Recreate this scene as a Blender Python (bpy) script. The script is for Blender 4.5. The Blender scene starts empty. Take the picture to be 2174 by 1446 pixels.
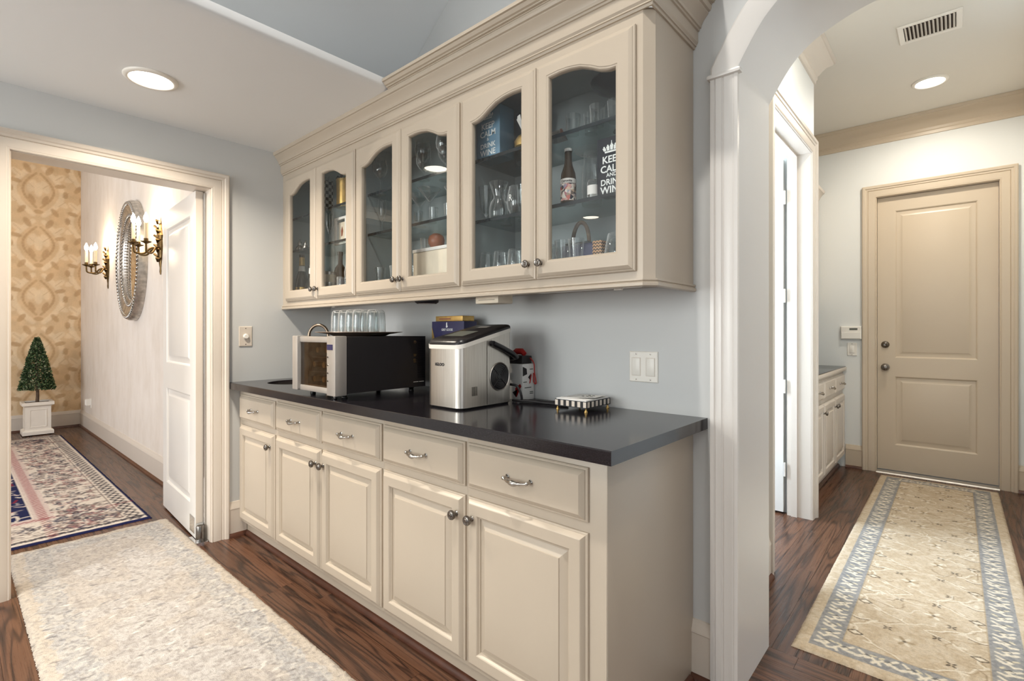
import bpy, bmesh, math, random
import numpy as np
from mathutils import Vector
random.seed(7)
S = bpy.context.scene
COL = S.collection
PI = math.pi

# ------------------------------------------------------------------ camera, world, lights, exposure
cam_data = bpy.data.cameras.new('camera')
cam_data.sensor_width = 36.0
cam_data.lens = 36.0 * 1063.0 / 2174.0
cam_data.shift_y = -19.0 / 2174.0
cam_data.clip_start = 0.05
cam_data.clip_end = 100
camera = bpy.data.objects.new('camera', cam_data)
COL.objects.link(camera)
camera.location = (3.21, -1.746, 1.213)
camera.rotation_euler = (PI / 2, 0, math.radians(41.559))
S.camera = camera

S.view_settings.view_transform = 'Standard'
S.view_settings.look = 'None'
S.view_settings.gamma = 1.0
S.view_settings.use_curve_mapping = False
S.view_settings.exposure = 0.16
S.cycles.max_bounces = 8
S.cycles.diffuse_bounces = 4
S.cycles.glossy_bounces = 3
S.cycles.transparent_max_bounces = 18
S.cycles.use_adaptive_sampling = True
S.cycles.adaptive_threshold = 0.03
S.cycles.use_light_tree = True
S.cycles.sample_clamp_indirect = 6.0
S.cycles.caustics_reflective = False
S.cycles.caustics_refractive = False

world = bpy.data.worlds.new('sky')
S.world = world
world.use_nodes = True
bg = world.node_tree.nodes['Background']
bg.inputs['Color'].default_value = (0.86, 0.93, 1.0, 1)
bg.inputs['Strength'].default_value = 1.0


def area_light(name, loc, direction, sx, sy, watts, color, shape='RECTANGLE', spread=180):
    d = bpy.data.lights.new(name, 'AREA')
    d.shape = shape
    d.size = sx
    if shape in ('RECTANGLE', 'ELLIPSE'):
        d.size_y = sy
    d.energy = watts
    d.color = color
    d.spread = math.radians(spread)
    o = bpy.data.objects.new(name, d)
    COL.objects.link(o)
    o.location = loc
    o.rotation_euler = Vector(direction).to_track_quat('-Z', 'Y').to_euler()
    return o


DAY = (1.0, 0.985, 0.965)
WARM = (1.0, 0.80, 0.58)
HALL = (1.0, 0.92, 0.80)
SOFT = (1.0, 0.95, 0.88)
# daylight entering the openings of the windows behind the camera, in the dining room and in the side room
for wx, watts in ((1.0, 98), (2.9, 22), (4.7, 6)):
    area_light('window_daylight', (wx, -4.72, 1.62), (0, 1, 0), 1.25, 1.9, watts, DAY)
area_light('window_daylight', (5.72, -2.3, 1.55), (-1, 0, 0), 1.7, 2.1, 5, DAY)
area_light('window_daylight', (-2.0, -4.42, 1.5), (0, 1, 0), 2.6, 2.0, 80, (0.97, 0.98, 1.0))
area_light('window_daylight', (0.78, 1.35, 1.5), (1, 0, 0), 0.9, 1.5, 105, (0.70, 0.84, 1.0))


# ------------------------------------------------------------------ helpers: colours and materials
def lin(c):
    c = c / 255.0
    return c / 12.92 if c <= 0.04045 else ((c + 0.055) / 1.055) ** 2.4


def rgb(r, g, b):
    return (lin(r), lin(g), lin(b), 1.0)


class Nodes:
    def __init__(self, name):
        self.m = bpy.data.materials.new(name)
        self.m.use_nodes = True
        self.t = self.m.node_tree
        self.bsdf = self.t.nodes['Principled BSDF']
        self.out = self.t.nodes['Material Output']

    def n(self, kind, **kw):
        nd = self.t.nodes.new('ShaderNode' + kind)
        for k, v in kw.items():
            if k in nd.inputs:
                nd.inputs[k].default_value = v
            else:
                setattr(nd, k, v)
        return nd

    def l(self, a, b):
        self.t.links.new(a, b)

    def ramp(self, fac, stops):
        r = self.n('ValToRGB')
        e = r.color_ramp.elements
        while len(e) < len(stops):
            e.new(0.5)
        for i, (p, c) in enumerate(stops):
            e[i].position = p
            e[i].color = c
        self.l(fac, r.inputs['Fac'])
        return r.outputs['Color']

    def mix(self, fac, a, b, mode='MIX'):
        m = self.n('Mix', data_type='RGBA', blend_type=mode)
        for sock, v in ((m.inputs[0], fac), (m.inputs[6], a), (m.inputs[7], b)):
            if hasattr(v, 'links'):
                self.l(v, sock)
            else:
                sock.default_value = v
        return m.outputs[2]

    def math(self, op, a, b=0.0):
        m = self.n('Math', operation=op)
        for sock, v in ((m.inputs[0], a), (m.inputs[1], b)):
            if hasattr(v, 'links'):
                self.l(v, sock)
            else:
                sock.default_value = v
        return m.outputs[0]

    def bump(self, height, strength, dist=0.002):
        b = self.n('Bump', Strength=strength, Distance=dist)
        self.l(height, b.inputs['Height'])
        self.l(b.outputs['Normal'], self.bsdf.inputs['Normal'])

    def pos(self):
        return self.n('NewGeometry').outputs['Position']


def paint(name, c, rough=0.45, var=0.05, scale=6.0, bump=0.05, bscale=220.0, metal=0.0, spec=0.5, coat=0.0):
    k = Nodes(name)
    p = k.pos()
    nz = k.n('TexNoise', Scale=scale, Detail=3.0)
    k.l(p, nz.inputs['Vector'])
    a = tuple(v * (1 - var) for v in c[:3]) + (1,)
    b = tuple(min(1, v * (1 + var)) for v in c[:3]) + (1,)
    col = k.ramp(nz.outputs['Fac'], [(0.3, a), (0.7, b)])
    k.l(col, k.bsdf.inputs['Base Color'])
    k.bsdf.inputs['Roughness'].default_value = rough
    k.bsdf.inputs['Metallic'].default_value = metal
    k.bsdf.inputs['Specular IOR Level'].default_value = spec
    k.bsdf.inputs['Coat Weight'].default_value = coat
    if bump:
        n2 = k.n('TexNoise', Scale=bscale, Detail=2.0)
        k.l(p, n2.inputs['Vector'])
        k.bump(n2.outputs['Fac'], bump)
    return k.m


def emitter(name, c, strength):
    k = Nodes(name)
    nz = k.n('TexNoise', Scale=3.0)
    col = k.ramp(nz.outputs['Fac'], [(0.0, c), (1.0, c)])
    k.l(col, k.bsdf.inputs['Emission Color'])
    k.bsdf.inputs['Emission Strength'].default_value = strength
    k.bsdf.inputs['Base Color'].default_value = c
    return k.m


def thin_glass(name, tint, ior=1.5, rough=0.02, edge=0.0, edge_col=(0.5, 0.55, 0.55, 1)):
    k = Nodes(name)
    tr = k.n('BsdfTransparent', Color=tint)
    gl = k.n('BsdfGlossy', Roughness=rough)
    face = k.n('LayerWeight', Blend=0.5).outputs['Facing']
    r0 = ((ior - 1) / (ior + 1)) ** 2
    refl = k.math('ADD', k.math('MULTIPLY', k.math('POWER', face, 5.0), 1.0 - r0), r0)
    mx = k.n('MixShader')
    k.l(refl, mx.inputs['Fac'])
    k.l(tr.outputs[0], mx.inputs[1])
    k.l(gl.outputs[0], mx.inputs[2])
    last = mx.outputs[0]
    if edge:
        lw = k.n('LayerWeight', Blend=0.35)
        df = k.n('BsdfDiffuse', Color=edge_col)  # pale diffuse at grazing angles stands in for highlights on the glass
        nz = k.n('TexNoise', Scale=30.0)
        f = k.math('MULTIPLY', k.math('POWER', lw.outputs['Facing'], 2.5), edge)
        f = k.math('MULTIPLY', f, k.math('ADD', nz.outputs['Fac'], 0.4))
        m2 = k.n('MixShader')
        k.l(f, m2.inputs['Fac'])
        k.l(last, m2.inputs[1])
        k.l(df.outputs[0], m2.inputs[2])
        last = m2.outputs[0]
    k.l(last, k.out.inputs['Surface'])
    return k.m


def wood_floor(name, along):
    """stained oak strip: the grain runs along the given axis, every plank takes its own tone"""
    k = Nodes(name)
    sep = k.n('SeparateXYZ')
    k.l(k.pos(), sep.inputs[0])
    info = k.n('ObjectInfo')
    rnd = info.outputs['Random']
    a = sep.outputs[0 if along == 'x' else 1]
    c = sep.outputs[1 if along == 'x' else 0]
    v = k.n('CombineXYZ')
    k.l(k.math('ADD', k.math('MULTIPLY', a, 0.62), k.math('MULTIPLY', rnd, 47.0)), v.inputs[0])
    k.l(k.math('MULTIPLY', c, 7.5), v.inputs[1])
    k.l(k.math('MULTIPLY', rnd, 13.0), v.inputs[2])
    big = k.n('TexNoise', Scale=1.3, Detail=2.0, Distortion=0.4)
    k.l(v.outputs[0], big.inputs['Vector'])
    sn = k.math('SINE', k.math('MULTIPLY', big.outputs['Fac'], 52.0))
    rings = k.math('POWER', k.math('ADD', k.math('MULTIPLY', sn, 0.5), 0.5), 3.5)
    v2 = k.n('CombineXYZ')
    k.l(k.math('MULTIPLY', a, 2.6), v2.inputs[0])
    k.l(k.math('MULTIPLY', c, 190.0), v2.inputs[1])
    k.l(rnd, v2.inputs[2])
    fib = k.n('TexNoise', Scale=1.0, Detail=4.0, Roughness=0.7)
    k.l(v2.outputs[0], fib.inputs['Vector'])
    g = k.math('ADD', k.math('MULTIPLY', rings, -0.34), k.math('ADD', k.math('MULTIPLY', fib.outputs['Fac'], 0.75), 0.17))
    col = k.ramp(g, [(0.12, rgb(38, 22, 15)), (0.34, rgb(72, 46, 33)), (0.56, rgb(98, 66, 48)), (0.85, rgb(122, 86, 64))])
    tone = k.ramp(rnd, [(0.0, (0.74, 0.72, 0.70, 1)), (1.0, (1.08, 1.06, 1.04, 1))])
    k.l(k.mix(1.0, col, tone, 'MULTIPLY'), k.bsdf.inputs['Base Color'])
    k.bsdf.inputs['Roughness'].default_value = 0.27
    rr = k.math('ADD', k.math('MULTIPLY', fib.outputs['Fac'], 0.22), 0.18)
    k.l(rr, k.bsdf.inputs['Roughness'])
    k.bump(g, 0.12, 0.0015)
    return k.m


def attr_cloth(name, rough=0.95, pile=420.0, bump=0.8):
    """woven pile: the pattern comes from the rug's own colour attribute, the pile from noise"""
    k = Nodes(name)
    at = k.n('Attribute', attribute_name='Col')
    p = k.pos()
    n1 = k.n('TexNoise', Scale=pile, Detail=2.0)
    k.l(p, n1.inputs['Vector'])
    n2 = k.n('TexNoise', Scale=pile * 0.22, Detail=3.0)
    k.l(p, n2.inputs['Vector'])
    f = k.math('ADD', k.math('MULTIPLY', n1.outputs['Fac'], 0.5), k.math('MULTIPLY', n2.outputs['Fac'], 0.5))
    sh = k.ramp(f, [(0.3, (0.74, 0.74, 0.74, 1)), (0.62, (1.06, 1.06, 1.06, 1))])
    k.l(k.mix(1.0, at.outputs['Color'], sh, 'MULTIPLY'), k.bsdf.inputs['Base Color'])
    k.bsdf.inputs['Roughness'].default_value = rough
    k.bsdf.inputs['Specular IOR Level'].default_value = 0.1
    k.bump(f, bump, 0.004)
    return k.m


M = {}
M['wall'] = paint('wall_paint', rgb(206, 207, 206), 0.55, 0.02, 1.2, 0.04)
M['ceiling'] = paint('ceiling_paint', rgb(236, 238, 239), 0.6, 0.015, 1.0, 0.04)
M['hall_wall'] = paint('hall_wall_paint', rgb(224, 225, 222), 0.55, 0.02, 1.2, 0.04)
M['hall_ceiling'] = paint('hall_ceiling_paint', rgb(224, 219, 209), 0.6, 0.015, 1.0, 0.04)
M['cabinet'] = paint('cabinet_paint', rgb(185, 172, 155), 0.34, 0.03, 2.0, 0.03, 90)
M['interior'] = paint('cabinet_interior_paint', rgb(158, 166, 166), 0.5, 0.03, 2.0, 0.02)
M['cream'] = paint('cream_trim_paint', rgb(215, 204, 191), 0.33, 0.02, 2.0, 0.03, 90)
M['white'] = paint('white_trim_paint', rgb(226, 222, 217), 0.3, 0.02, 2.0, 0.03, 60)
M['leaf_paint'] = paint('door_leaf_paint', rgb(231, 227, 220), 0.32, 0.02, 2.0, 0.02, 60)
M['hall_trim'] = paint('hall_trim_paint', rgb(201, 185, 163), 0.34, 0.02, 2.0, 0.03, 90)
M['floor_x'] = wood_floor('stained_oak_lengthwise', 'x')
M['floor_y'] = wood_floor('stained_oak_crosswise', 'y')
M['shoe'] = paint('shoe_moulding_stain', rgb(84, 50, 36), 0.3, 0.25, 14, 0.05)
M['pewter'] = paint('pewter', rgb(126, 121, 116), 0.26, 0.18, 60, 0.05, metal=1.0)
M['nickel'] = paint('satin_nickel', rgb(178, 174, 168), 0.2, 0.1, 60, 0.02, metal=1.0)
M['chrome'] = paint('chrome', rgb(225, 226, 228), 0.08, 0.03, 20, 0.0, metal=1.0)
M['steel'] = None
M['serving_metal'] = paint('copper_silver', rgb(178, 154, 136), 0.32, 0.1, 20, 0.02, metal=0.45)
M['faucet'] = paint('brushed_bronze', rgb(140, 124, 108), 0.3, 0.1, 40, 0.03, metal=1.0)
M['sign_black'] = paint('black_lacquer', rgb(26, 28, 38), 0.25, 0.05, 20, 0.0)
M['bronze'] = paint('aged_bronze', rgb(104, 84, 54), 0.38, 0.35, 90, 0.3, 160, metal=1.0)
M['silver_leaf'] = paint('silver_leaf', rgb(196, 190, 182), 0.34, 0.3, 26, 0.3, 120, metal=1.0)
M['black'] = paint('black_plastic', rgb(24, 22, 24), 0.28, 0.1, 20, 0.03)
M['matte_black'] = paint('matte_black', rgb(27, 24, 26), 0.55, 0.1, 20, 0.05)
M['plate_white'] = paint('white_plastic', rgb(236, 231, 222), 0.35, 0.01, 10, 0.0)
M['cool_silver'] = paint('silver_plastic', rgb(186, 180, 173), 0.32, 0.03, 20, 0.02, metal=0.45)
M['glass'] = thin_glass('clear_pane', (0.95, 0.97, 0.97, 1), 1.75, 0.0)
M['tinted'] = thin_glass('tinted_cooler_pane', (0.72, 0.65, 0.58, 1), 1.8, 0.02)
M['shelf_glass'] = thin_glass('shelf_glass', (0.80, 0.87, 0.87, 1), 1.45, 0.02)
M['shelf_edge'] = paint('polished_shelf_edge', rgb(30, 38, 42), 0.15, 0.1, 30, 0.0)
M['crystal'] = thin_glass('clear_glassware', (0.93, 0.945, 0.945, 1), 1.75, 0.02, 0.8, (0.95, 0.95, 0.94, 1))
M['mirror'] = paint('mirror_glass', rgb(214, 204, 188), 0.02, 0.01, 5, 0.0, metal=1.0)
M['paper'] = paint('white_paper', rgb(232, 230, 226), 0.7, 0.03, 20, 0.05)
M['ink'] = paint('black_ink', rgb(26, 26, 30), 0.5, 0.05, 30, 0.0)
M['red'] = paint('red_plastic', rgb(176, 34, 30), 0.4, 0.08, 30, 0.02)
M['navy'] = paint('navy_card', rgb(44, 42, 84), 0.35, 0.06, 20, 0.02)
M['gold'] = paint('gold_foil', rgb(206, 170, 104), 0.32, 0.12, 40, 0.1, metal=0.8)
M['letter_white'] = paint('white_print', rgb(236, 238, 236), 0.5, 0.01, 30, 0.0)
M['blue_box'] = paint('slate_blue_print', rgb(104, 140, 164), 0.45, 0.04, 20, 0.0)
M['ivory_box'] = paint('ivory_card', rgb(232, 219, 198), 0.5, 0.05, 12, 0.02)
M['soil'] = paint('dark_soil', rgb(52, 38, 28), 0.9, 0.3, 60, 0.4)
M['planter'] = paint('planter_white', rgb(238, 230, 218), 0.5, 0.04, 8, 0.1, 60)
M['bark'] = paint('bark', rgb(98, 80, 64), 0.8, 0.3, 40, 0.5, 80)
M['candle'] = paint('candle_sleeve', rgb(240, 224, 188), 0.6, 0.03, 20, 0.0)
M['wax_red'] = paint('terracotta_glaze', rgb(150, 88, 66), 0.35, 0.15, 12, 0.05)
M['amber'] = paint('dark_amber_glass', rgb(52, 38, 20), 0.12, 0.1, 10, 0.0)
M['dark_glass'] = paint('dark_green_glass', rgb(22, 24, 20), 0.1, 0.1, 10, 0.0)
M['steel_edge'] = paint('bright_sill_metal', rgb(190, 187, 182), 0.45, 0.05, 30, 0.05, metal=0.9)
M['lens'] = emitter('lit_lamp_lens', (1.0, 0.93, 0.80, 1), 14.0)
M['flame'] = emitter('lit_flame_bulb', (1.0, 0.82, 0.52, 1), 55.0)
M['lcd'] = paint('lcd_grey', rgb(96, 98, 90), 0.3, 0.03, 10, 0.0)


def brushed_steel():
    k = Nodes('brushed_stainless')
    sep = k.n('SeparateXYZ')
    k.l(k.pos(), sep.inputs[0])
    v = k.n('CombineXYZ')
    k.l(k.math('MULTIPLY', sep.outputs[0], 380.0), v.inputs[0])
    k.l(k.math('MULTIPLY', sep.outputs[1], 380.0), v.inputs[1])
    k.l(k.math('MULTIPLY', sep.outputs[2], 6.0), v.inputs[2])
    nz = k.n('TexNoise', Scale=1.0, Detail=3.0)
    k.l(v.outputs[0], nz.inputs['Vector'])
    k.l(k.ramp(nz.outputs['Fac'], [(0.2, rgb(196, 189, 180)), (0.8, rgb(222, 216, 208))]), k.bsdf.inputs['Base Color'])
    k.bsdf.inputs['Metallic'].default_value = 1.0
    k.bsdf.inputs['Roughness'].default_value = 0.33
    k.bump(nz.outputs['Fac'], 0.06, 0.001)
    return k.m


def granite():
    k = Nodes('black_granite')
    p = k.pos()
    vo = k.n('TexVoronoi', Scale=260.0)
    k.l(p, vo.inputs['Vector'])
    nz = k.n('TexNoise', Scale=420.0, Detail=4.0)
    k.l(p, nz.inputs['Vector'])
    c1 = k.ramp(nz.outputs['Fac'], [(0.35, rgb(18, 16, 19)), (0.6, rgb(33, 30, 34)), (0.75, rgb(52, 48, 53))])
    fl = k.ramp(vo.outputs['Distance'], [(0.0, (0.22, 0.21, 0.21, 1)), (0.09, (0, 0, 0, 1))])
    k.l(k.mix(0.25, c1, fl, 'ADD'), k.bsdf.inputs['Base Color'])
    k.bsdf.inputs['Roughness'].default_value = 0.16
    k.bump(nz.outputs['Fac'], 0.02, 0.001)
    return k.m


def faux_finish():
    """dining room plaster: pale cream with loose upright streaks"""
    k = Nodes('streaked_plaster')
    sep = k.n('SeparateXYZ')
    k.l(k.pos(), sep.inputs[0])
    v = k.n('CombineXYZ')
    k.l(k.math('MULTIPLY', sep.outputs[0], 5.0), v.inputs[0])
    k.l(k.math('MULTIPLY', sep.outputs[1], 5.0), v.inputs[1])
    k.l(k.math('MULTIPLY', sep.outputs[2], 2.2), v.inputs[2])
    nz = k.n('TexNoise', Scale=1.0, Detail=5.0, Roughness=0.65)
    k.l(v.outputs[0], nz.inputs['Vector'])
    k.l(k.ramp(nz.outputs['Fac'], [(0.25, rgb(214, 202, 188)), (0.5, rgb(226, 216, 205)), (0.75, rgb(233, 225, 216))]), k.bsdf.inputs['Base Color'])
    k.bsdf.inputs['Roughness'].default_value = 0.6
    return k.m


M['steel'] = brushed_steel()
M['granite'] = granite()
M['plaster'] = faux_finish()
M['rug'] = attr_cloth('wool_pile', 0.95, 300.0, 1.0)
M['flat_weave'] = attr_cloth('woven_pile', 0.95, 360.0, 0.6)
M['foliage'] = attr_cloth('topiary_leaf', 0.55, 90.0, 0.2)


def attr_paint(name, rough):
    k = Nodes(name)
    at = k.n('Attribute', attribute_name='Col')
    nz = k.n('TexNoise', Scale=60.0, Detail=3.0)
    k.l(k.pos(), nz.inputs['Vector'])
    sh = k.ramp(nz.outputs['Fac'], [(0.3, (0.96, 0.96, 0.96, 1)), (0.7, (1.03, 1.03, 1.03, 1))])
    k.l(k.mix(1.0, at.outputs['Color'], sh, 'MULTIPLY'), k.bsdf.inputs['Base Color'])
    k.bsdf.inputs['Roughness'].default_value = rough
    return k.m


M['damask'] = attr_paint('damask_wallpaper', 0.6)


def checker(name, scale, a, b, rough=0.4):
    k = Nodes(name)
    tc = k.n('TexCoord')
    ck = k.n('TexChecker', Scale=scale, Color1=a, Color2=b)
    k.l(tc.outputs['Object'], ck.inputs['Vector'])
    k.l(ck.outputs['Color'], k.bsdf.inputs['Base Color'])
    k.bsdf.inputs['Roughness'].default_value = rough
    return k.m


def zigzag(name):
    k = Nodes(name)
    tc = k.n('TexCoord')
    sep = k.n('SeparateXYZ')
    k.l(tc.outputs['Object'], sep.inputs[0])
    tri = k.math('PINGPONG', k.math('ADD', sep.outputs[0], sep.outputs[1]), 0.006)
    w = k.math('FRACT', k.math('MULTIPLY', k.math('ADD', sep.outputs[2], tri), 90.0))
    k.l(k.ramp(w, [(0.42, rgb(36, 26, 24)), (0.5, rgb(186, 142, 100))]), k.bsdf.inputs['Base Color'])
    k.bsdf.inputs['Roughness'].default_value = 0.7
    return k.m


M['zigzag'] = zigzag('woven_zigzag')
M['bw_check'] = checker('black_white_check', 52.0, rgb(26, 25, 26), rgb(206, 204, 198))


def patches(name):
    """printed collage: small irregular blocks of colour"""
    k = Nodes(name)
    tc = k.n('TexCoord')
    vo = k.n('TexVoronoi', Scale=95.0)
    k.l(tc.outputs['Object'], vo.inputs['Vector'])
    sep = k.n('SeparateColor')
    k.l(vo.outputs['Color'], sep.inputs[0])
    k.l(k.ramp(sep.outputs[0], [(0.15, rgb(40, 44, 58)), (0.35, rgb(224, 196, 168)), (0.55, rgb(150, 164, 188)), (0.75, rgb(196, 84, 72)), (0.9, rgb(236, 230, 220))]), k.bsdf.inputs['Base Color'])
    k.bsdf.inputs['Roughness'].default_value = 0.45
    return k.m


M['collage'] = patches('printed_collage')


# ------------------------------------------------------------------ helpers: meshes, things, parts
def origin_of(p):
    v = Vector((0, 0, 0))
    while p is not None:
        v += p.location
        p = p.parent
    return v


class MB:
    """collects shapes, then becomes ONE mesh object"""
    def __init__(self):
        self.v = []
        self.f = []

    def box(self, x0, x1, y0, y1, z0, z1):
        b = len(self.v)
        self.v += [(x0, y0, z0), (x1, y0, z0), (x1, y1, z0), (x0, y1, z0), (x0, y0, z1), (x1, y0, z1), (x1, y1, z1), (x0, y1, z1)]
        self.f += [tuple(b + i for i in q) for q in ((0, 3, 2, 1), (4, 5, 6, 7), (0, 1, 5, 4), (1, 2, 6, 5), (2, 3, 7, 6), (3, 0, 4, 7))]
        return self

    def face(self, pts):
        b = len(self.v)
        self.v += [tuple(p) for p in pts]
        self.f.append(tuple(range(b, b + len(pts))))
        return self

    def loops(self, ls, close=True, cap0=False, cap1=False):
        n = len(ls[0])
        b = len(self.v)
        for lp in ls:
            self.v += [tuple(p) for p in lp]
        m = n if close else n - 1
        for i in range(len(ls) - 1):
            for j in range(m):
                k = (j + 1) % n
                self.f.append((b + i * n + j, b + i * n + k, b + (i + 1) * n + k, b + (i + 1) * n + j))
        if cap0:
            self.f.append(tuple(b + j for j in reversed(range(n))))
        if cap1:
            self.f.append(tuple(b + (len(ls) - 1) * n + j for j in range(n)))
        return self

    def lathe(self, prof, seg=20, c=(0, 0, 0), axis='z', cap0=False, cap1=False):
        ls = []
        for r, h in prof:
            lp = []
            for i in range(seg):
                a = 2 * PI * i / seg
                x, y = r * math.cos(a), r * math.sin(a)
                p = {'z': (x, y, h), 'y': (x, h, y), 'x': (h, x, y)}[axis]
                lp.append((c[0] + p[0], c[1] + p[1], c[2] + p[2]))
            ls.append(lp)
        return self.loops(ls, True, cap0, cap1)

    def tube(self, path, r, seg=8, caps=True):
        pts = [Vector(p) for p in path]
        n = len(pts)
        rs = r if isinstance(r, (list, tuple)) else [r] * n
        ls = []
        up = None
        for i in range(n):
            t = (pts[min(i + 1, n - 1)] - pts[max(i - 1, 0)]).normalized()
            if up is None:
                up = Vector((0, 0, 1)) if abs(t.z) < 0.9 else Vector((1, 0, 0))
            s = t.cross(up).normalized()
            up = s.cross(t).normalized()
            ls.append([pts[i] + (s * math.cos(2 * PI * j / seg) + up * math.sin(2 * PI * j / seg)) * rs[i] for j in range(seg)])
        return self.loops(ls, True, caps, caps)

    def sweep(self, path, n, prof, flip=1, cap=True, closed=False):
        """prof: (offset in the plane, height along n); mitred at the corners of path"""
        n = Vector(n)
        P = [Vector(p) for p in path]
        ls = []
        m = len(P)
        for i, p in enumerate(P):
            if closed:
                a, b = (p - P[i - 1]).normalized(), (P[(i + 1) % m] - p).normalized()
            else:
                a = (p - P[i - 1]).normalized() if i > 0 else (P[1] - p).normalized()
                b = (P[i + 1] - p).normalized() if i < m - 1 else a
            na, nb = n.cross(a) * flip, n.cross(b) * flip
            bi = na + nb
            bi = bi / max(0.2, bi.dot(na))
            ls.append([p + bi * o + n * h for o, h in prof])
        if closed:
            ls.append(ls[0])
        return self.loops(ls, True, cap and not closed, cap and not closed)

    def ball(self, c, r, seg=14, rings=9):
        rx, ry, rz = r if isinstance(r, (tuple, list)) else (r, r, r)
        ls = []
        for i in range(rings + 1):
            a = -PI / 2 + PI * i / rings
            q = max(1e-4, math.cos(a))
            ls.append([(c[0] + rx * q * math.cos(2 * PI * j / seg), c[1] + ry * q * math.sin(2 * PI * j / seg), c[2] + rz * math.sin(a)) for j in range(seg)])
        return self.loops(ls, True, True, True)

    def prism(self, pts, d, axis='y', a0=0.0, a1=1.0):
        def P(p, h):
            return {'y': (p[0], h, p[1]), 'x': (h, p[0], p[1]), 'z': (p[0], p[1], h)}[axis]
        return self.loops([[P(p, a0) for p in pts], [P(p, a1) for p in pts]], True, True, True)

    def rects(self, x0, x1, z0, z1, steps, y0=0.0, sgn=-1, cap=True):
        """concentric rectangle loops facing sgn*y; steps: (inset, height above y0)"""
        ls = []
        for ins, h in steps:
            y = y0 + sgn * h
            ls.append([(x0 + ins, y, z0 + ins), (x1 - ins, y, z0 + ins), (x1 - ins, y, z1 - ins), (x0 + ins, y, z1 - ins)])
        return self.loops(ls, True, False, cap)

    def squeeze(self, cx, s):
        self.v = [(cx + (p[0] - cx) * s, p[1], p[2]) for p in self.v]
        return self

    def text(self, key, place):
        vs, fs = TEXT[key]
        b = len(self.v)
        self.v += [place(*p) for p in vs]
        self.f += [tuple(b + i for i in q) for q in fs]
        return self

    def build(self, name, mat, parent=None, smooth=0, bevel=0.0, seg=2, local=False, recalc=True):
        loc = Vector((0, 0, 0))
        vs = self.v
        if parent is None:
            a = np.array(vs)
            lo, hi = a.min(0), a.max(0)
            loc = Vector(((lo[0] + hi[0]) / 2, (lo[1] + hi[1]) / 2, lo[2]))
            vs = [(p[0] - loc.x, p[1] - loc.y, p[2] - loc.z) for p in vs]
        elif not local:
            q = origin_of(parent)
            vs = [(p[0] - q.x, p[1] - q.y, p[2] - q.z) for p in vs]
        me = bpy.data.meshes.new(name)
        me.from_pydata([tuple(p) for p in vs], [], self.f)
        if recalc or bevel:
            bm = bmesh.new()
            bm.from_mesh(me)
            bmesh.ops.remove_doubles(bm, verts=bm.verts, dist=1e-5)
            bmesh.ops.recalc_face_normals(bm, faces=bm.faces)
            if bevel:
                es = [e for e in bm.edges if len(e.link_faces) == 2 and e.calc_face_angle(0) > 0.6]
                bmesh.ops.bevel(bm, geom=es, offset=bevel, segments=seg, affect='EDGES', profile=0.6, clamp_overlap=True)
            bm.to_mesh(me)
            bm.free()
        if smooth or bevel:
            me.polygons.foreach_set('use_smooth', [True] * len(me.polygons))
            me.set_sharp_from_angle(angle=math.radians(smooth or 40))
        me.materials.append(mat if not isinstance(mat, str) else M[mat])
        o = bpy.data.objects.new(name, me)
        COL.objects.link(o)
        o.location = loc
        o.parent = parent
        return o


def tag(o, label=None, cat=None, group=None, kind=None):
    for k, v in (('label', label), ('category', cat), ('group', group), ('kind', kind)):
        if v:
            o[k] = v
    return o


def thing(name, loc, label, cat, group=None, rz=0.0):
    o = bpy.data.objects.new(name, None)
    COL.objects.link(o)
    o.empty_display_size = 0.1
    o.location = loc
    o.rotation_euler = (0, 0, rz)
    return tag(o, label, cat, group)


def struct(o, label=None):
    o['kind'] = 'structure'
    if label:
        o['label'] = label
    return o


def copy_tree(o, loc=None, rz=None, parent=None, label=None):
    c = o.copy()
    COL.objects.link(c)
    c.parent = parent
    if loc is not None:
        c.location = loc
    if rz is not None:
        c.rotation_euler = (0, 0, rz)
    if label:
        c['label'] = label
    for ch in list(o.children):
        copy_tree(ch, parent=c)
    return c


def smoothed(pts, sub=6):
    out = []
    n = len(pts)
    for i in range(n - 1):
        p0, p1, p2, p3 = [Vector(pts[max(0, min(n - 1, i + d))]) for d in (-1, 0, 1, 2)]
        for s in range(sub):
            t = s / sub
            out.append(0.5 * ((2 * p1) + (p2 - p0) * t + (2 * p0 - 5 * p1 + 4 * p2 - p3) * t * t + (3 * p1 - p0 - 3 * p2 + p3) * t ** 3))
    out.append(Vector(pts[-1]))
    return out


TEXT = {}


def make_text(key, body, size, spacing=1.0, bold=0.0):
    cu = bpy.data.curves.new('lettering', 'FONT')
    cu.body = body
    cu.size = size
    cu.align_x = 'CENTER'
    cu.space_character = spacing
    cu.offset = bold
    cu.resolution_u = 3
    ob = bpy.data.objects.new('lettering', cu)
    COL.objects.link(ob)
    dg = bpy.context.evaluated_depsgraph_get()
    me = bpy.data.meshes.new_from_object(ob.evaluated_get(dg))
    TEXT[key] = ([tuple(v.co) for v in me.vertices], [tuple(p.vertices) for p in me.polygons])
    bpy.data.objects.remove(ob)
    bpy.data.meshes.remove(me)
    bpy.data.curves.remove(cu)


for key, body, size, sp, bo in (
        ('KEEP', 'KEEP', 0.042, 1.0, 0.0009), ('CALM', 'CALM', 0.042, 1.0, 0.0009), ('&', '&', 0.024, 1.0, 0.0005), ('AND', 'AND', 0.024, 1.05, 0.0005),
        ('DRINK', 'DRINK', 0.036, 1.0, 0.0008), ('WINE', 'WINE', 0.042, 1.0, 0.0009), ('IGLOO', 'IGLOO', 0.0155, 1.0, 0.0006),
        ('GREY GOOSE', 'GREY GOOSE', 0.0165, 0.95, 0.0003), ('Coronita', 'Coronita', 0.0125, 0.95, 0.0003), ('R', 'R', 0.05, 1.0, 0.0)):
    make_text(key, body, size, sp, bo)


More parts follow.
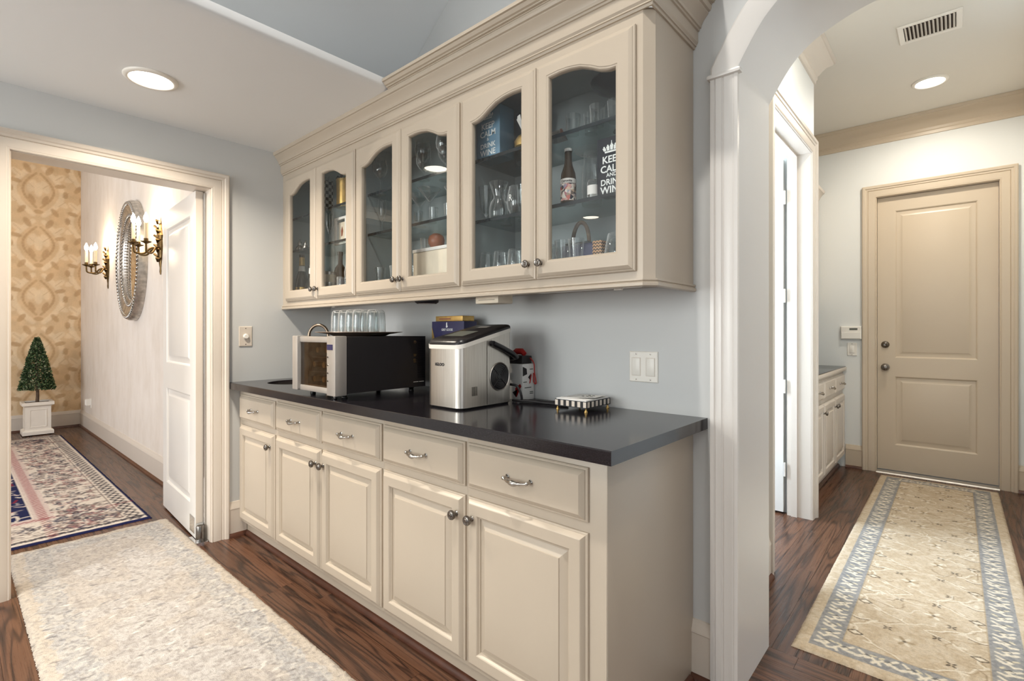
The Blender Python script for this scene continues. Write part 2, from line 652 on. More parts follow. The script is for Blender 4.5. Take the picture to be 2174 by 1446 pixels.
# ------------------------------------------------------------------ the setting: floors of separate planks
def plank_floor(name, x0, x1, y0, y1, along, label, width=0.083, lengths=(0.9, 1.9)):
    base = struct(MB().box(x0, x1, y0, y1, -0.05, -0.005).build(name, M['shoe']), label)
    off = origin_of(base)
    me = MB().box(-0.5, 0.5, -0.5, 0.5, -1.0, 0.0)
    first = None
    u0, u1, w0, w1 = (x0, x1, y0, y1) if along == 'x' else (y0, y1, x0, x1)
    rows = max(1, round((w1 - w0) / width))
    width = (w1 - w0) / rows
    rg = random.Random(name)
    for r in range(rows):
        u = u0
        while u < u1 - 1e-4:
            ln = rg.uniform(*lengths)
            if u == u0:
                ln *= rg.uniform(0.4, 1.0)
            e = min(u1, u + ln)
            if u1 - e < 0.3:
                e = u1
            cu, cw = (u + e) / 2, w0 + (r + 0.5) * width
            if first is None:
                first = me.build('plank', M['floor_' + along], base, local=True)
                o = first
            else:
                o = first.copy()
                COL.objects.link(o)
            sx, sy = (e - u - 0.0009, width - 0.0009)
            if along == 'y':
                sx, sy = sy, sx
                o.location = Vector((cw, cu, 0)) - off
            else:
                o.location = Vector((cu, cw, 0)) - off
            o.scale = (sx, sy, 0.018)
            u = e
    return base


plank_floor('floor', 0.0, 5.6, -2.6, 0.353, 'x', 'dark stained oak plank floor of the serving area')
plank_floor('floor_kitchen', 0.0, 5.6, -4.6, -2.6, 'x', 'dark stained oak plank floor beyond the runner', 0.125, (1.6, 2.8))
plank_floor('floor_hall', 1.85, 3.84, 0.353, 3.75, 'y', 'dark stained oak plank floor of the hallway')
plank_floor('floor_dining', -5.4, 0.0, -2.2, -0.46, 'x', 'brown oak plank floor of the dining room', 0.083, (1.0, 2.0))
struct(MB().box(-5.4, 0.0, -4.3, -2.2, -0.05, 0.0).build('floor_dining_rest', M['floor_x']), 'brown oak floor along the far side of the dining room')
struct(MB().box(0.8, 1.85, 0.353, 2.03, -0.05, 0.0).build('floor_side_room', M['floor_y']), 'dark oak floor of the room behind the open side door')

# ------------------------------------------------------------------ walls
b = MB()
b.box(-0.14, 0, -4.6, -1.558, 0, 4.4).box(-0.14, 0, -0.738, 0.353, 0, 4.4).box(-0.14, 0, -1.558, -0.738, 2.037, 4.4)
struct(b.build('wall_left', M['wall']), 'blue grey wall with the doorway to the dining room')

HALF = [(0.0, 2.085), (0.026, 2.130), (0.058, 2.182), (0.094, 2.228), (0.153, 2.277), (0.247, 2.319), (0.338, 2.341), (0.479, 2.353)]
AX0, AX1 = 2.671, 3.629
half = [(p.x, p.y) for p in smoothed([(a, z, 0) for a, z in HALF], 4)]
ARCH = [(AX0 + a, z) for a, z in half] + [(AX1 - a, z) for a, z in reversed(half[:-1])]
b = MB()
WT, TOP = 0.353, 4.6
for y in (0.0, WT):
    b.face([(-0.14, y, 0), (AX0, y, 0), (AX0, y, ARCH[0][1]), (AX0, y, TOP), (-0.14, y, TOP)])
    b.face([(AX1, y, 0), (5.74, y, 0), (5.74, y, TOP), (AX1, y, TOP), (AX1, y, ARCH[-1][1])])
    for (xa, za), (xb, zb) in zip(ARCH, ARCH[1:]):
        b.face([(xa, y, za), (xb, y, zb), (xb, y, TOP), (xa, y, TOP)])
b.face([(-0.14, 0, TOP), (5.74, 0, TOP), (5.74, WT, TOP), (-0.14, WT, TOP)])
struct(b.build('wall_back', M['wall']), 'blue grey wall behind the cabinets with an arched opening')

# white lining of the arch: jambs and curved soffit, a thin shell on the wall's thickness
path = [(AX0, -0.001, 0.0)] + [(x, -0.001, z) for x, z in ARCH] + [(AX1, -0.001, 0.0)]
b = MB()
b.sweep(path, (0, 1, 0), [(0, 0), (-0.006, 0), (-0.006, WT + 0.002), (0, WT + 0.002)], 1)
struct(b.build('trim_1', M['white'], smooth=35), 'white lining of the arched opening')

# arch casing: fluted pilasters below, a plain curved band above, small imposts between
FLUTE = [(0.0, 0.0), (0.0, 0.017), (0.010, 0.019), (0.012, 0.015), (0.017, 0.017), (0.030, 0.015), (0.043, 0.017), (0.048, 0.013), (0.052, 0.018),
         (0.064, 0.017), (0.070, 0.019), (0.073, 0.015), (0.076, 0.020), (0.088, 0.020), (0.088, 0.0)]


def arch_casing(name, yf, sgn, lab):
    t = thing(name, (AX0, yf, 0), None, None)
    struct(t, lab)
    for xs, d in ((AX0, -1), (AX1, 1)):
        MB().loops([[(xs + d * o, yf + sgn * h, z) for o, h in FLUTE] for z in (0.0, 2.068)], True, True, True).build('pilaster', M['white'], t, smooth=30)
        x0, x1 = sorted((xs - d * 0.012, xs + d * 0.098))
        MB().box(x0, x1, *sorted((yf, yf + sgn * 0.03)), 2.068, 2.083).build('impost', M['white'], t, bevel=0.006)
    pth = [(AX0, yf, 2.07)] + [(x, yf, z) for x, z in ARCH] + [(AX1, yf, 2.07)]
    MB().sweep(pth, (0, sgn, 0), [(0, 0), (0, 0.017), (0.006, 0.020), (0.082, 0.020), (0.088, 0.016), (0.088, 0)], 1 if sgn < 0 else -1).build('curved_band', M['white'], t, smooth=30)
    return t


arch_casing('trim_2', -0.001, -1, 'white arched casing with fluted uprights around the hallway opening')

# front and right side of the kitchen, never seen directly, with real windows for the daylight
b = MB()
xs = [-0.14, 0.35, 1.65, 2.25, 3.55, 4.05, 5.35, 5.74]
for i in range(7):
    if i % 2 == 0:
        b.box(xs[i], xs[i + 1], -4.74, -4.6, 0, 4.6)
    else:
        b.box(xs[i], xs[i + 1], -4.74, -4.6, 0, 0.65)
        b.box(xs[i], xs[i + 1], -4.74, -4.6, 2.6, 4.6)
struct(b.build('wall_front', M['wall']), 'blue grey wall with three tall windows')
b = MB()
b.box(5.6, 5.74, -4.74, -3.2, 0, 4.6).box(5.6, 5.74, -1.4, 0.0, 0, 4.6).box(5.6, 5.74, -3.2, -1.4, 0, 0.45).box(5.6, 5.74, -3.2, -1.4, 2.65, 4.6)
struct(b.build('wall_right', M['wall']), 'blue grey wall with one wide window')
n = 1
for xa, xb in ((0.35, 1.65), (2.25, 3.55), (4.05, 5.35)):
    w = struct(thing('window_%d' % n, ((xa + xb) / 2, -4.66, 0.65), None, None), 'tall white window of the kitchen')
    n += 1
    f = MB()
    f.sweep([(xa, -4.68, 0.65), (xb, -4.68, 0.65), (xb, -4.68, 2.6), (xa, -4.68, 2.6)], (0, 1, 0), [(0, 0), (0.05, 0), (0.05, 0.05), (0, 0.05)], -1, closed=True)
    f.box((xa + xb) / 2 - 0.015, (xa + xb) / 2 + 0.015, -4.68, -4.65, 0.7, 2.55).box(xa + 0.05, xb - 0.05, -4.68, -4.65, 1.6, 1.63)
    f.build('window_frame', M['white'], w)
    MB().box(xa + 0.05, xb - 0.05, -4.668, -4.664, 0.7, 2.55).build('pane', M['glass'], w)

# vaulted ceiling rising from the left, and the low flat ceiling over the counter's left end
b = MB()
SL = 0.763
zr = 2.698 + SL * (2.9 - 0.885)
x_lo = 0.42
zl = 2.698 + SL * (x_lo - 0.885)
b.loops([[(x_lo, y, zl), (2.9, y, zr), (5.38, y, zl), (5.94, y, zl), (5.94, y, zl + 0.15), (5.38, y, zl + 0.15), (2.9, y, zr + 0.15), (x_lo, y, zl + 0.15), (-0.14, y, zl + 0.2), (-0.14, y, zl + 0.05), (x_lo - 0.1, y, zl + 0.05)] for y in (-4.74, -0.0005)], True, True, True)
struct(b.build('ceiling', M['ceiling']), 'pale blue grey vaulted ceiling')
low = [(0.0005, 2.337), (1.186, 2.337), (1.204, 2.3385), (1.220, 2.3425), (1.231, 2.349), (1.236, 2.357), (1.236, 2.384), (0.0005, 2.384)]
struct(MB().loops([[(x, y, z) for x, z in low] for y in (-4.6, -0.0005)], True, True, True).build('ceiling_low', M['ceiling'], smooth=40), 'flat lowered ceiling with a recessed light')

# hallway shell
b = MB()
b.box(2.375, 2.512, 0.3535, 1.035, 0, 3.0).box(2.375, 2.512, 1.945, 2.03, 0, 3.0).box(2.375, 2.512, 1.035, 1.945, 2.368, 3.0)
b.box(1.85, 2.375, 1.985, 2.03, 0, 3.0)
struct(b.build('wall_hall_left', M['hall_wall']), 'pale hallway wall with the open side doorway')
b = MB()
b.box(1.71, 2.690, 3.61, 3.75, 0, 3.0).box(3.466, 3.84, 3.61, 3.75, 0, 3.0).box(2.690, 3.466, 3.61, 3.75, 2.38, 3.0)
struct(b.build('wall_hall_end', M['hall_wall']), 'pale wall at the end of the hallway')
struct(MB().box(1.71, 1.85, 2.03, 3.61, 0, 3.0).build('wall_recess', M['hall_wall']), 'pale wall behind the hallway cabinets')
struct(MB().box(3.70, 3.84, 0.3535, 3.61, 0, 3.0).build('wall_hall_right', M['hall_wall']), 'pale right-hand wall of the hallway')
struct(MB().box(0.80, 3.84, 0.3535, 3.75, 3.0, 3.1).build('ceiling_hall', M['hall_ceiling']), 'cream hallway ceiling')
b = MB()
b.box(0.80, 0.94, 0.3535, 0.85, 0, 3.0).box(0.80, 0.94, 1.85, 2.03, 0, 3.0).box(0.80, 0.94, 0.85, 1.85, 0, 0.7).box(0.80, 0.94, 0.85, 1.85, 2.3, 3.0)
b.box(0.94, 1.85, 1.985, 2.03, 0, 3.0)
struct(b.build('wall_side_room', M['hall_wall']), 'pale wall of the room behind the side door')
w = struct(thing('window_4', (0.87, 1.35, 0.7), None, None), 'white window of the side room')
MB().sweep([(0.85, 0.85, 0.7), (0.85, 1.85, 0.7), (0.85, 1.85, 2.3), (0.85, 0.85, 2.3)], (1, 0, 0), [(0, 0), (0.05, 0), (0.05, 0.05), (0, 0.05)], 1, closed=True).build('window_frame', M['white'], w)

# dining room shell
DX, DY = -5.25, -0.595
b = MB()
b.box(-5.39, -0.14, DY, -0.46, 0, 3.3)
struct(b.build('wall_dining_right', M['plaster']), 'streaked cream plaster wall with the oval mirror')
b = MB()
b.box(-5.39, -3.5, -4.44, -4.3, 0, 3.3).box(-0.5, -0.14, -4.44, -4.3, 0, 3.3).box(-3.5, -0.5, -4.44, -4.3, 0, 0.4).box(-3.5, -0.5, -4.44, -4.3, 2.6, 3.3)
struct(b.build('wall_dining_left', M['plaster']), 'streaked cream plaster wall with a wide window')
struct(MB().box(-5.39, -0.14, -4.44, -0.46, 3.3, 3.4).build('ceiling_dining', M['ceiling']), 'white ceiling of the dining room')


# ------------------------------------------------------------------ patterned sheets: canvases painted in code
def vnoise(nx, ny, cells_x, cells_y, seed):
    r = np.random.RandomState(seed)
    g = r.rand(cells_y + 2, cells_x + 2)
    xs = np.linspace(0, cells_x, nx)
    ys = np.linspace(0, cells_y, ny)
    xi, yi = np.floor(xs).astype(int), np.floor(ys).astype(int)
    fx, fy = xs - xi, ys - yi
    fx, fy = fx * fx * (3 - 2 * fx), fy * fy * (3 - 2 * fy)
    fx, fy = fx[None, :], fy[:, None]
    a = g[np.ix_(yi, xi)]
    b_ = g[np.ix_(yi, xi + 1)]
    c = g[np.ix_(yi + 1, xi)]
    d = g[np.ix_(yi + 1, xi + 1)]
    return (a * (1 - fx) + b_ * fx) * (1 - fy) + (c * (1 - fx) + d * fx) * fy


class Canvas:
    """colour grid over w x h metres; strokes and petals are laid down in metres"""
    def __init__(self, w, h, step):
        self.nx, self.ny = int(w / step) + 1, int(h / step) + 1
        self.w, self.h = w, h
        self.X, self.Y = np.meshgrid(np.linspace(0, w, self.nx), np.linspace(0, h, self.ny))
        self.c = np.zeros((self.ny, self.nx, 3))

    def fill(self, mask, col, amt=1.0):
        m = np.clip(np.asarray(mask, float), 0, 1)[..., None] * amt
        self.c = self.c * (1 - m) + np.array(col[:3]) * m

    def _win(self, x0, x1, y0, y1):
        i0, i1 = int(max(0, x0 / self.w * (self.nx - 1))), int(min(self.nx, x1 / self.w * (self.nx - 1) + 2))
        j0, j1 = int(max(0, y0 / self.h * (self.ny - 1))), int(min(self.ny, y1 / self.h * (self.ny - 1) + 2))
        return slice(j0, max(j0, j1)), slice(i0, max(i0, i1))

    def _lay(self, s, m, col, amt):
        m = m[..., None] * amt
        self.c[s] = self.c[s] * (1 - m) + np.array(col[:3]) * m

    def seg(self, ax, ay, bx, by, wd, col, amt=1.0):
        s = self._win(min(ax, bx) - 2 * wd, max(ax, bx) + 2 * wd, min(ay, by) - 2 * wd, max(ay, by) + 2 * wd)
        X, Y = self.X[s], self.Y[s]
        if X.size == 0:
            return
        dx, dy = bx - ax, by - ay
        L = dx * dx + dy * dy + 1e-12
        t = np.clip(((X - ax) * dx + (Y - ay) * dy) / L, 0, 1)
        d = np.hypot(X - ax - t * dx, Y - ay - t * dy)
        self._lay(s, np.clip((wd - d) / (wd * 0.5), 0, 1), col, amt)

    def line(self, pts, wd, col, amt=1.0):
        for a, b_ in zip(pts, pts[1:]):
            self.seg(a[0], a[1], b_[0], b_[1], wd, col, amt)

    def ell(self, cx, cy, rx, ry, ang, col, amt=1.0, ring=0.0):
        r = max(rx, ry)
        s = self._win(cx - r, cx + r, cy - r, cy + r)
        X, Y = self.X[s] - cx, self.Y[s] - cy
        if X.size == 0:
            return
        c, sn = math.cos(ang), math.sin(ang)
        q = np.hypot((X * c + Y * sn) / rx, (-X * sn + Y * c) / ry)
        if ring:
            m = np.clip((ring - np.abs(q - 1 + ring)) / (0.5 * ring), 0, 1)
        else:
            m = np.clip((1 - q) * 4, 0, 1)
        self._lay(s, m, col, amt)


def sheet(cv, name, mat, place, edge=None):
    """a grid mesh carrying the canvas as a colour attribute; place(i-array x, y) gives the points"""
    V = place(cv.X, cv.Y)
    ny, nx = cv.ny, cv.nx
    me = bpy.data.meshes.new(name)
    idx = np.arange(nx * ny).reshape(ny, nx)
    q = np.stack([idx[:-1, :-1], idx[:-1, 1:], idx[1:, 1:], idx[1:, :-1]], -1).reshape(-1, 4)
    nq = len(q)
    me.vertices.add(nx * ny)
    me.vertices.foreach_set('co', V.reshape(-1).astype(np.float32))
    me.loops.add(nq * 4)
    me.loops.foreach_set('vertex_index', q.reshape(-1).astype(np.int32))
    me.polygons.add(nq)
    me.polygons.foreach_set('loop_start', (np.arange(nq) * 4).astype(np.int32))
    me.polygons.foreach_set('use_smooth', np.ones(nq, bool))
    me.update(calc_edges=True)
    at = me.color_attributes.new('Col', 'FLOAT_COLOR', 'POINT')
    at.data.foreach_set('color', np.concatenate([cv.c.reshape(-1, 3), np.ones((nx * ny, 1))], 1).reshape(-1).astype(np.float32))
    me.materials.append(mat)
    o = bpy.data.objects.new(name, me)
    COL.objects.link(o)
    return o


# damask wallpaper on the far dining wall
cv = Canvas(3.7, 3.1, 0.011)
X, Y = cv.X, cv.Y
cv.c[:] = np.array(rgb(214, 182, 140)[:3])
na = vnoise(cv.nx, cv.ny, 60, 50, 3)
nb = vnoise(cv.nx, cv.ny, 16, 14, 4)
cv.fill(nb > 0.5, rgb(220, 190, 150), 0.5)
pw, ph = 0.52, 0.66
light, dark = rgb(229, 204, 168), rgb(190, 154, 112)
for ix in range(-1, 9):
    for iy in range(-1, 7):
        cx = ix * pw + 0.18
        cy = iy * ph + (ph / 2 if ix % 2 else 0) + 0.1
        for sgn in (-1, 1):
            arc = [(cx + sgn * (0.05 + 0.17 * math.sin(PI * t)), cy - 0.29 + 0.58 * t) for t in [k / 14 for k in range(15)]]
            cv.line(arc, 0.034, light)
            arc = [(cx + sgn * (0.02 + 0.12 * math.sin(PI * t)), cy - 0.20 + 0.42 * t) for t in [k / 12 for k in range(13)]]
            cv.line(arc, 0.016, dark, 0.75)
            for (ox, oy, rx, ry, an, cl) in ((0.19, 0.20, 0.075, 0.04, 0.7, light), (0.20, 0.10, 0.06, 0.03, 0.2, dark), (0.10, 0.27, 0.07, 0.035, 1.1, dark),
                                             (0.22, -0.12, 0.075, 0.04, -0.6, light), (0.15, -0.24, 0.065, 0.03, -1.0, dark), (0.06, 0.06, 0.045, 0.09, 0.3, light),
                                             (0.06, -0.10, 0.03, 0.07, -0.4, dark), (0.25, 0.0, 0.03, 0.05, 0.0, dark)):
                cv.ell(cx + sgn * ox, cy + oy, rx, ry, sgn * an, cl, 0.85)
                cv.seg(cx + sgn * (ox - 0.03), cy + oy - 0.03, cx + sgn * (ox + 0.03), cy + oy + 0.03, 0.006, dark, 0.5)
        cv.ell(cx, cy + 0.02, 0.045, 0.10, 0, light)
        cv.ell(cx, cy - 0.25, 0.05, 0.03, 0, dark, 0.8)
mot = na[..., None] * 0.16 + 0.92
cv.c *= mot
o = sheet(cv, 'wall_dining_end', M['damask'], lambda X, Y: np.stack([np.full_like(X, DX), -4.3 + X, 0.2 + Y], -1))
struct(o, 'gold damask wallpaper on the end wall of the dining room')
struct(MB().box(DX - 0.14, DX - 0.002, -4.44, DY, 0, 3.3).build('wall_dining_core', M['plaster']), 'wall carrying the damask wallpaper')

# ------------------------------------------------------------------ casings, baseboards, crowns
CASE = [(0.0, 0.0), (0.0, 0.009), (0.004, 0.012), (0.008, 0.010), (0.014, 0.013), (0.050, 0.013), (0.053, 0.010), (0.056, 0.016), (0.066, 0.018), (0.071, 0.024), (0.084, 0.028), (0.090, 0.024), (0.090, 0.0)]


def casing(name, pts, nrm, flip, mat, lab, prof=CASE):
    return struct(MB().sweep(pts, nrm, prof, flip).build(name, M[mat], smooth=30), lab)


casing('trim_3', [(0.0, -0.738, 0), (0.0, -0.738, 2.037), (0.0, -1.558, 2.037), (0.0, -1.558, 0)], (1, 0, 0), -1, 'cream', 'cream moulded casing of the dining room doorway')
casing('trim_4', [(-0.14, -0.738, 0), (-0.14, -0.738, 2.037), (-0.14, -1.558, 2.037), (-0.14, -1.558, 0)], (-1, 0, 0), 1, 'cream', 'cream casing on the dining room side of the doorway')
b = MB()
b.sweep([(-0.141, -0.738, 0), (-0.141, -0.738, 2.037), (-0.141, -1.558, 2.037), (-0.141, -1.558, 0)], (1, 0, 0), [(0, 0), (0, 0.142), (-0.004, 0.142), (-0.004, 0)], -1)
struct(b.build('trim_5', M['cream']), 'cream jamb lining of the dining room doorway')
CASE2 = [(o * 1.1, h) for o, h in CASE]
casing('trim_6', [(2.692, 3.61, 0), (2.692, 3.61, 2.378), (3.463, 3.61, 2.378), (3.463, 3.61, 0)], (0, -1, 0), 1, 'hall_trim', 'tan moulded casing of the door at the end of the hallway', CASE2)
b = MB()
b.sweep([(2.692, 3.609, 0), (2.692, 3.609, 2.378), (3.463, 3.609, 2.378), (3.463, 3.609, 0)], (0, 1, 0), [(0, 0), (0, 0.14), (0.003, 0.14), (0.003, 0)], 1)
struct(b.build('trim_7', M['hall_trim']), 'tan jamb lining of the hallway end door')
casing('trim_8', [(2.512, 1.04, 0), (2.512, 1.04, 2.365), (2.512, 1.94, 2.365), (2.512, 1.94, 0)], (1, 0, 0), 1, 'cream', 'cream moulded casing of the open side doorway')
b = MB()
b.sweep([(2.374, 1.037, 0), (2.374, 1.037, 2.367), (2.374, 1.943, 2.367), (2.374, 1.943, 0)], (1, 0, 0), [(0, 0), (0, 0.139), (-0.004, 0.139), (-0.004, 0)], 1)
b.sweep([(2.40, 1.041, 0), (2.40, 1.041, 2.363), (2.40, 1.939, 2.363), (2.40, 1.939, 0)], (1, 0, 0), [(0, 0), (0, 0.035), (-0.011, 0.035), (-0.011, 0)], 1)
struct(b.build('trim_9', M['cream']), 'cream jamb lining and door stop of the side doorway')

BASE = [(0.0, 0.0), (0.016, 0.0), (0.016, 0.160), (0.018, 0.163), (0.017, 0.172), (0.012, 0.182), (0.011, 0.187), (0.009, 0.190), (0.006, 0.203), (0.0, 0.205)]
SHOE = [(0.016, 0.0), (0.033, 0.0), (0.032, 0.008), (0.027, 0.016), (0.019, 0.021), (0.016, 0.022)]


def baseboard(name, pts, flip, mat, lab):
    t = struct(thing(name, pts[0], None, None), lab)
    MB().sweep(pts, (0, 0, 1), BASE, flip).build('board', M[mat], t, smooth=30)
    MB().sweep(pts, (0, 0, 1), SHOE, flip).build('shoe_moulding', M['shoe'], t, smooth=40)
    return t


baseboard('baseboard_back', [(2.517, 0, 0), (2.583, 0, 0)], -1, 'cream', 'cream baseboard between the cabinet and the arch')
baseboard('baseboard_left', [(0, -0.648, 0), (0, -0.55, 0)], -1, 'cream', 'cream baseboard between the doorway casing and the cabinet')
baseboard('baseboard_left_far', [(0, -4.6, 0), (0, -1.649, 0)], -1, 'cream', 'cream baseboard on the other side of the dining doorway')
baseboard('baseboard_back_right', [(3.719, 0, 0), (5.6, 0, 0)], -1, 'cream', 'cream baseboard on the other side of the arch')
baseboard('baseboard_hall_left', [(2.512, 0.354, 0), (2.512, 0.951, 0)], -1, 'cream', 'cream baseboard of the hallway before the side doorway')
baseboard('baseboard_hall_end', [(2.47, 3.61, 0), (2.593, 3.61, 0)], -1, 'hall_trim', 'tan baseboard beside the hallway cabinet')
baseboard('baseboard_hall_end_right', [(3.562, 3.61, 0), (3.70, 3.61, 0)], -1, 'hall_trim', 'tan baseboard right of the end door')
baseboard('baseboard_hall_right', [(3.70, 3.61, 0), (3.70, 0.36, 0)], -1, 'cream', 'cream baseboard along the right side of the hallway')
baseboard('baseboard_dining_end', [(DX, -4.3, 0), (DX, DY, 0)], -1, 'cream', 'cream baseboard under the damask wallpaper')
baseboard('baseboard_dining_right', [(DX, DY, 0), (-0.14, DY, 0)], -1, 'cream', 'cream baseboard under the oval mirror')

HCROWN = [(0.0, -0.165), (0.010, -0.163), (0.012, -0.140), (0.018, -0.132), (0.018, -0.112), (0.026, -0.104), (0.040, -0.080), (0.062, -0.052), (0.090, -0.036), (0.096, -0.026), (0.104, -0.024), (0.110, -0.001), (0.0, -0.001)]
struct(MB().sweep([(1.86, 3.61, 3.0), (3.70, 3.61, 3.0)], (0, 0, 1), HCROWN, -1).build('trim_10', M['hall_trim'], smooth=30), 'tan crown moulding over the hallway end door')
struct(MB().sweep([(2.512, 0.355, 3.0), (2.512, 2.031, 3.0), (1.87, 2.031, 3.0)], (0, 0, 1), HCROWN, -1).build('trim_11', M['cream'], smooth=30), 'cream crown moulding over the side doorway')
struct(MB().sweep([(3.70, 3.61, 3.0), (3.70, 0.36, 3.0)], (0, 0, 1), HCROWN, -1).build('trim_12', M['hall_trim'], smooth=30), 'tan crown moulding along the right side of the hallway')


# ------------------------------------------------------------------ cabinet hardware and fronts (front side faces -y)
KNOB = [(0.0, -0.027), (0.005, -0.027), (0.006, -0.0255), (0.009, -0.0262), (0.0105, -0.0245), (0.013, -0.0240), (0.0148, -0.020), (0.0140, -0.0155), (0.0105, -0.0125), (0.0062, -0.010), (0.0052, -0.005), (0.0075, -0.0018), (0.0085, 0.0)]


def knob(parent, x, y, z, mat='pewter', name='knob'):
    return MB().lathe([(r, h) for r, h in KNOB], 16, (x, y, z), 'y', True).build(name, M[mat], parent, smooth=50)


def base_unit(x0, x1, xa, xb, knob_side, label, group, org=None, rz=0.0, depth=0.583, left_end=False, right_end=False, mat='cabinet', zt=0.876):
    """one cabinet: carcass with face frame, toe board, drawer with pull, door with knob; local x along the run, front faces -y"""
    t = thing('base_cabinet', org if org else (x0, 0, 0), label, 'cabinet', group, rz)
    ox = 0.0 if org else -x0
    w = x1 - x0
    a, c = xa + ox, xb + ox
    b = MB()
    b.box(0.0, w, -depth, -0.001, 0.088, zt)
    if right_end:
        b.box(w - 0.02, w, -depth, -0.001, 0.0, 0.088)
    b.build('carcass', M[mat], t, local=True, bevel=0.0015)
    MB().box(0.0, w - (0.0201 if right_end else 0), -depth + 0.036, -0.002, 0.0, 0.0875).build('toe_board', M[mat], t, local=True)
    MB().loops([[(x, -depth + 0.036 - o + 0.016, z) for o, z in SHOE] for x in (0.0, w - (0.0202 if right_end else 0))], True, True, True).build('shoe_moulding', M['shoe'], t, local=True, smooth=40)
    y = -depth
    dr = MB().rects(a, c, 0.692, 0.842, [(0, 0), (0, 0.0065), (0.003, 0.0085), (0.0065, 0.0088), (0.0080, 0.0115), (0.0195, 0.0215), (0.0215, 0.0225)], y).build('drawer', M[mat], t, local=True, smooth=18)
    P_ = (a + c) / 2
    b = MB()
    for s in (-1, 1):
        b.lathe([(0.0085, 0.0), (0.0085, -0.002), (0.0055, -0.004), (0.0045, -0.012), (0.006, -0.018), (0.0062, -0.0225), (0.003, -0.025)], 12, (P_ + s * 0.046, y - 0.0215, 0.768), 'y', True, True)
    pts, rs = [], []
    for i in range(21):
        q_ = -1 + i / 10
        pts.append((P_ + q_ * 0.049, y - 0.041 - 0.0105 * (1 - q_ * q_), 0.768 - 0.005 * (1 - q_ * q_)))
        q = abs(q_)
        rs.append(0.0064 * math.exp(-(q / 0.36) ** 2) + 0.0030 + (0.0012 if 0.44 < q < 0.58 else 0) + (0.0010 if q > 0.86 else 0))
    b.tube(pts, rs, 10)
    b.build('handle', M['nickel'], dr, local=True, smooth=50)
    fw = 0.060
    z0, z1 = 0.105, 0.663
    d = MB().rects(a, c, z0, z1, [(0, 0), (0, 0.0065), (0.003, 0.0085), (0.0065, 0.0088), (0.0080, 0.0115), (0.0165, 0.0205), (0.0185, 0.0215), (fw - 0.009, 0.0215), (fw - 0.006, 0.0195), (fw - 0.002, 0.0130), (fw, 0.0125), (fw + 0.002, 0.0070)], y, cap=False).build('door', M[mat], t, local=True, smooth=18)
    q = fw + 0.0015
    MB().rects(a + q, c - q, z0 + q, z1 - q, [(0, 0.002), (0, 0.0070), (0.004, 0.0072), (0.027, 0.0170), (0.028, 0.0200), (0.031, 0.0205)], y).build('raised_panel', M[mat], d, local=True, smooth=18)
    kx = c - 0.030 if knob_side > 0 else a + 0.030
    MB().lathe([(r * 1.12, h * 1.12) for r, h in KNOB], 18, (kx, y - 0.0213, 0.598), 'y', True).build('knob', M['pewter'], d, local=True, smooth=50)
    return t


UNITS = [(0.001, 0.512, 0.037, 0.502, 1, 'beige base cabinet below the round bar sink, against the doorway wall'),
         (0.512, 1.005, 0.527, 1.000, 1, 'beige base cabinet below the small wine cooler, second from the doorway wall'),
         (1.005, 1.493, 1.012, 1.486, -1, 'beige base cabinet in the middle of the row of five'),
         (1.493, 1.981, 1.502, 1.975, 1, 'beige base cabinet directly below the stainless ice maker'),
         (1.981, 2.517, 1.990, 2.461, -1, 'beige base cabinet at the open end of the row beside the arch')]
for i, (x0, x1, xa, xb, ks, lab) in enumerate(UNITS):
    base_unit(x0, x1, xa, xb, ks, lab, 'base cabinets under the black counter', right_end=(i == 4))
struct(MB().loops([[(2.5015 + o, y, z) for o, z in SHOE] for y in (-0.583, -0.034)], True, True, True).build('trim_13', M['shoe'], smooth=40), 'dark shoe moulding at the foot of the cabinet end panel')

# counter with a round cut-out for the bar sink
SC, SR = (0.27, -0.372), 0.150
ct = MB()
N = 48


def square_ring(x0, x1, y0, y1, z):
    out = []
    for i in range(N):
        a = 2 * PI * i / N - 3 * PI / 4
        c, s = math.cos(a), math.sin(a)
        m = max(abs(c), abs(s))
        u, v = c / m, s / m
        out.append((x0 + (u + 1) / 2 * (x1 - x0), y0 + (v + 1) / 2 * (y1 - y0), z))
    return out


def circle_ring(cx, cy, r, z):
    return [(cx + r * math.cos(2 * PI * i / N - 3 * PI / 4), cy + r * math.sin(2 * PI * i / N - 3 * PI / 4), z) for i in range(N)]


CX1, CZ0, CZ1 = 2.567, 0.8762, 0.914
E0, E1, EY = 0.0006, 0.62, -0.648
ct.loops([circle_ring(*SC, SR, CZ0), circle_ring(*SC, SR, CZ1 - 0.002), circle_ring(*SC, SR + 0.002, CZ1), square_ring(E0, E1, EY + 0.003, -0.0006, CZ1)])
ct.loops([circle_ring(*SC, SR, CZ0), square_ring(E0, E1, EY, -0.0006, CZ0)])
edge = [(EY, CZ0), (EY, CZ1 - 0.003), (EY + 0.001, CZ1 - 0.001), (EY + 0.003, CZ1)]
for (ya, za), (yb, zb) in zip(edge, edge[1:]):
    ct.face([(E0, ya, za), (E1, ya, za), (E1, yb, zb), (E0, yb, zb)])
    ct.face([(E1, ya, za), (CX1, ya, za), (CX1 if ya == EY else CX1, yb, zb), (E1, yb, zb)])
ct.face([(E1, EY + 0.003, CZ1), (CX1, EY + 0.003, CZ1), (CX1, -0.0006, CZ1), (E1, -0.0006, CZ1)])
ct.face([(E1, EY, CZ0), (CX1, EY, CZ0), (CX1, -0.0006, CZ0), (E1, -0.0006, CZ0)])
ct.face([(CX1, EY, CZ0), (CX1, -0.0006, CZ0), (CX1, -0.0006, CZ1), (CX1, EY + 0.003, CZ1), (CX1, EY + 0.001, CZ1 - 0.001), (CX1, EY, CZ1 - 0.003)])
ct.face([(E0, -0.0006, CZ0), (CX1, -0.0006, CZ0), (CX1, -0.0006, CZ1), (E0, -0.0006, CZ1)])
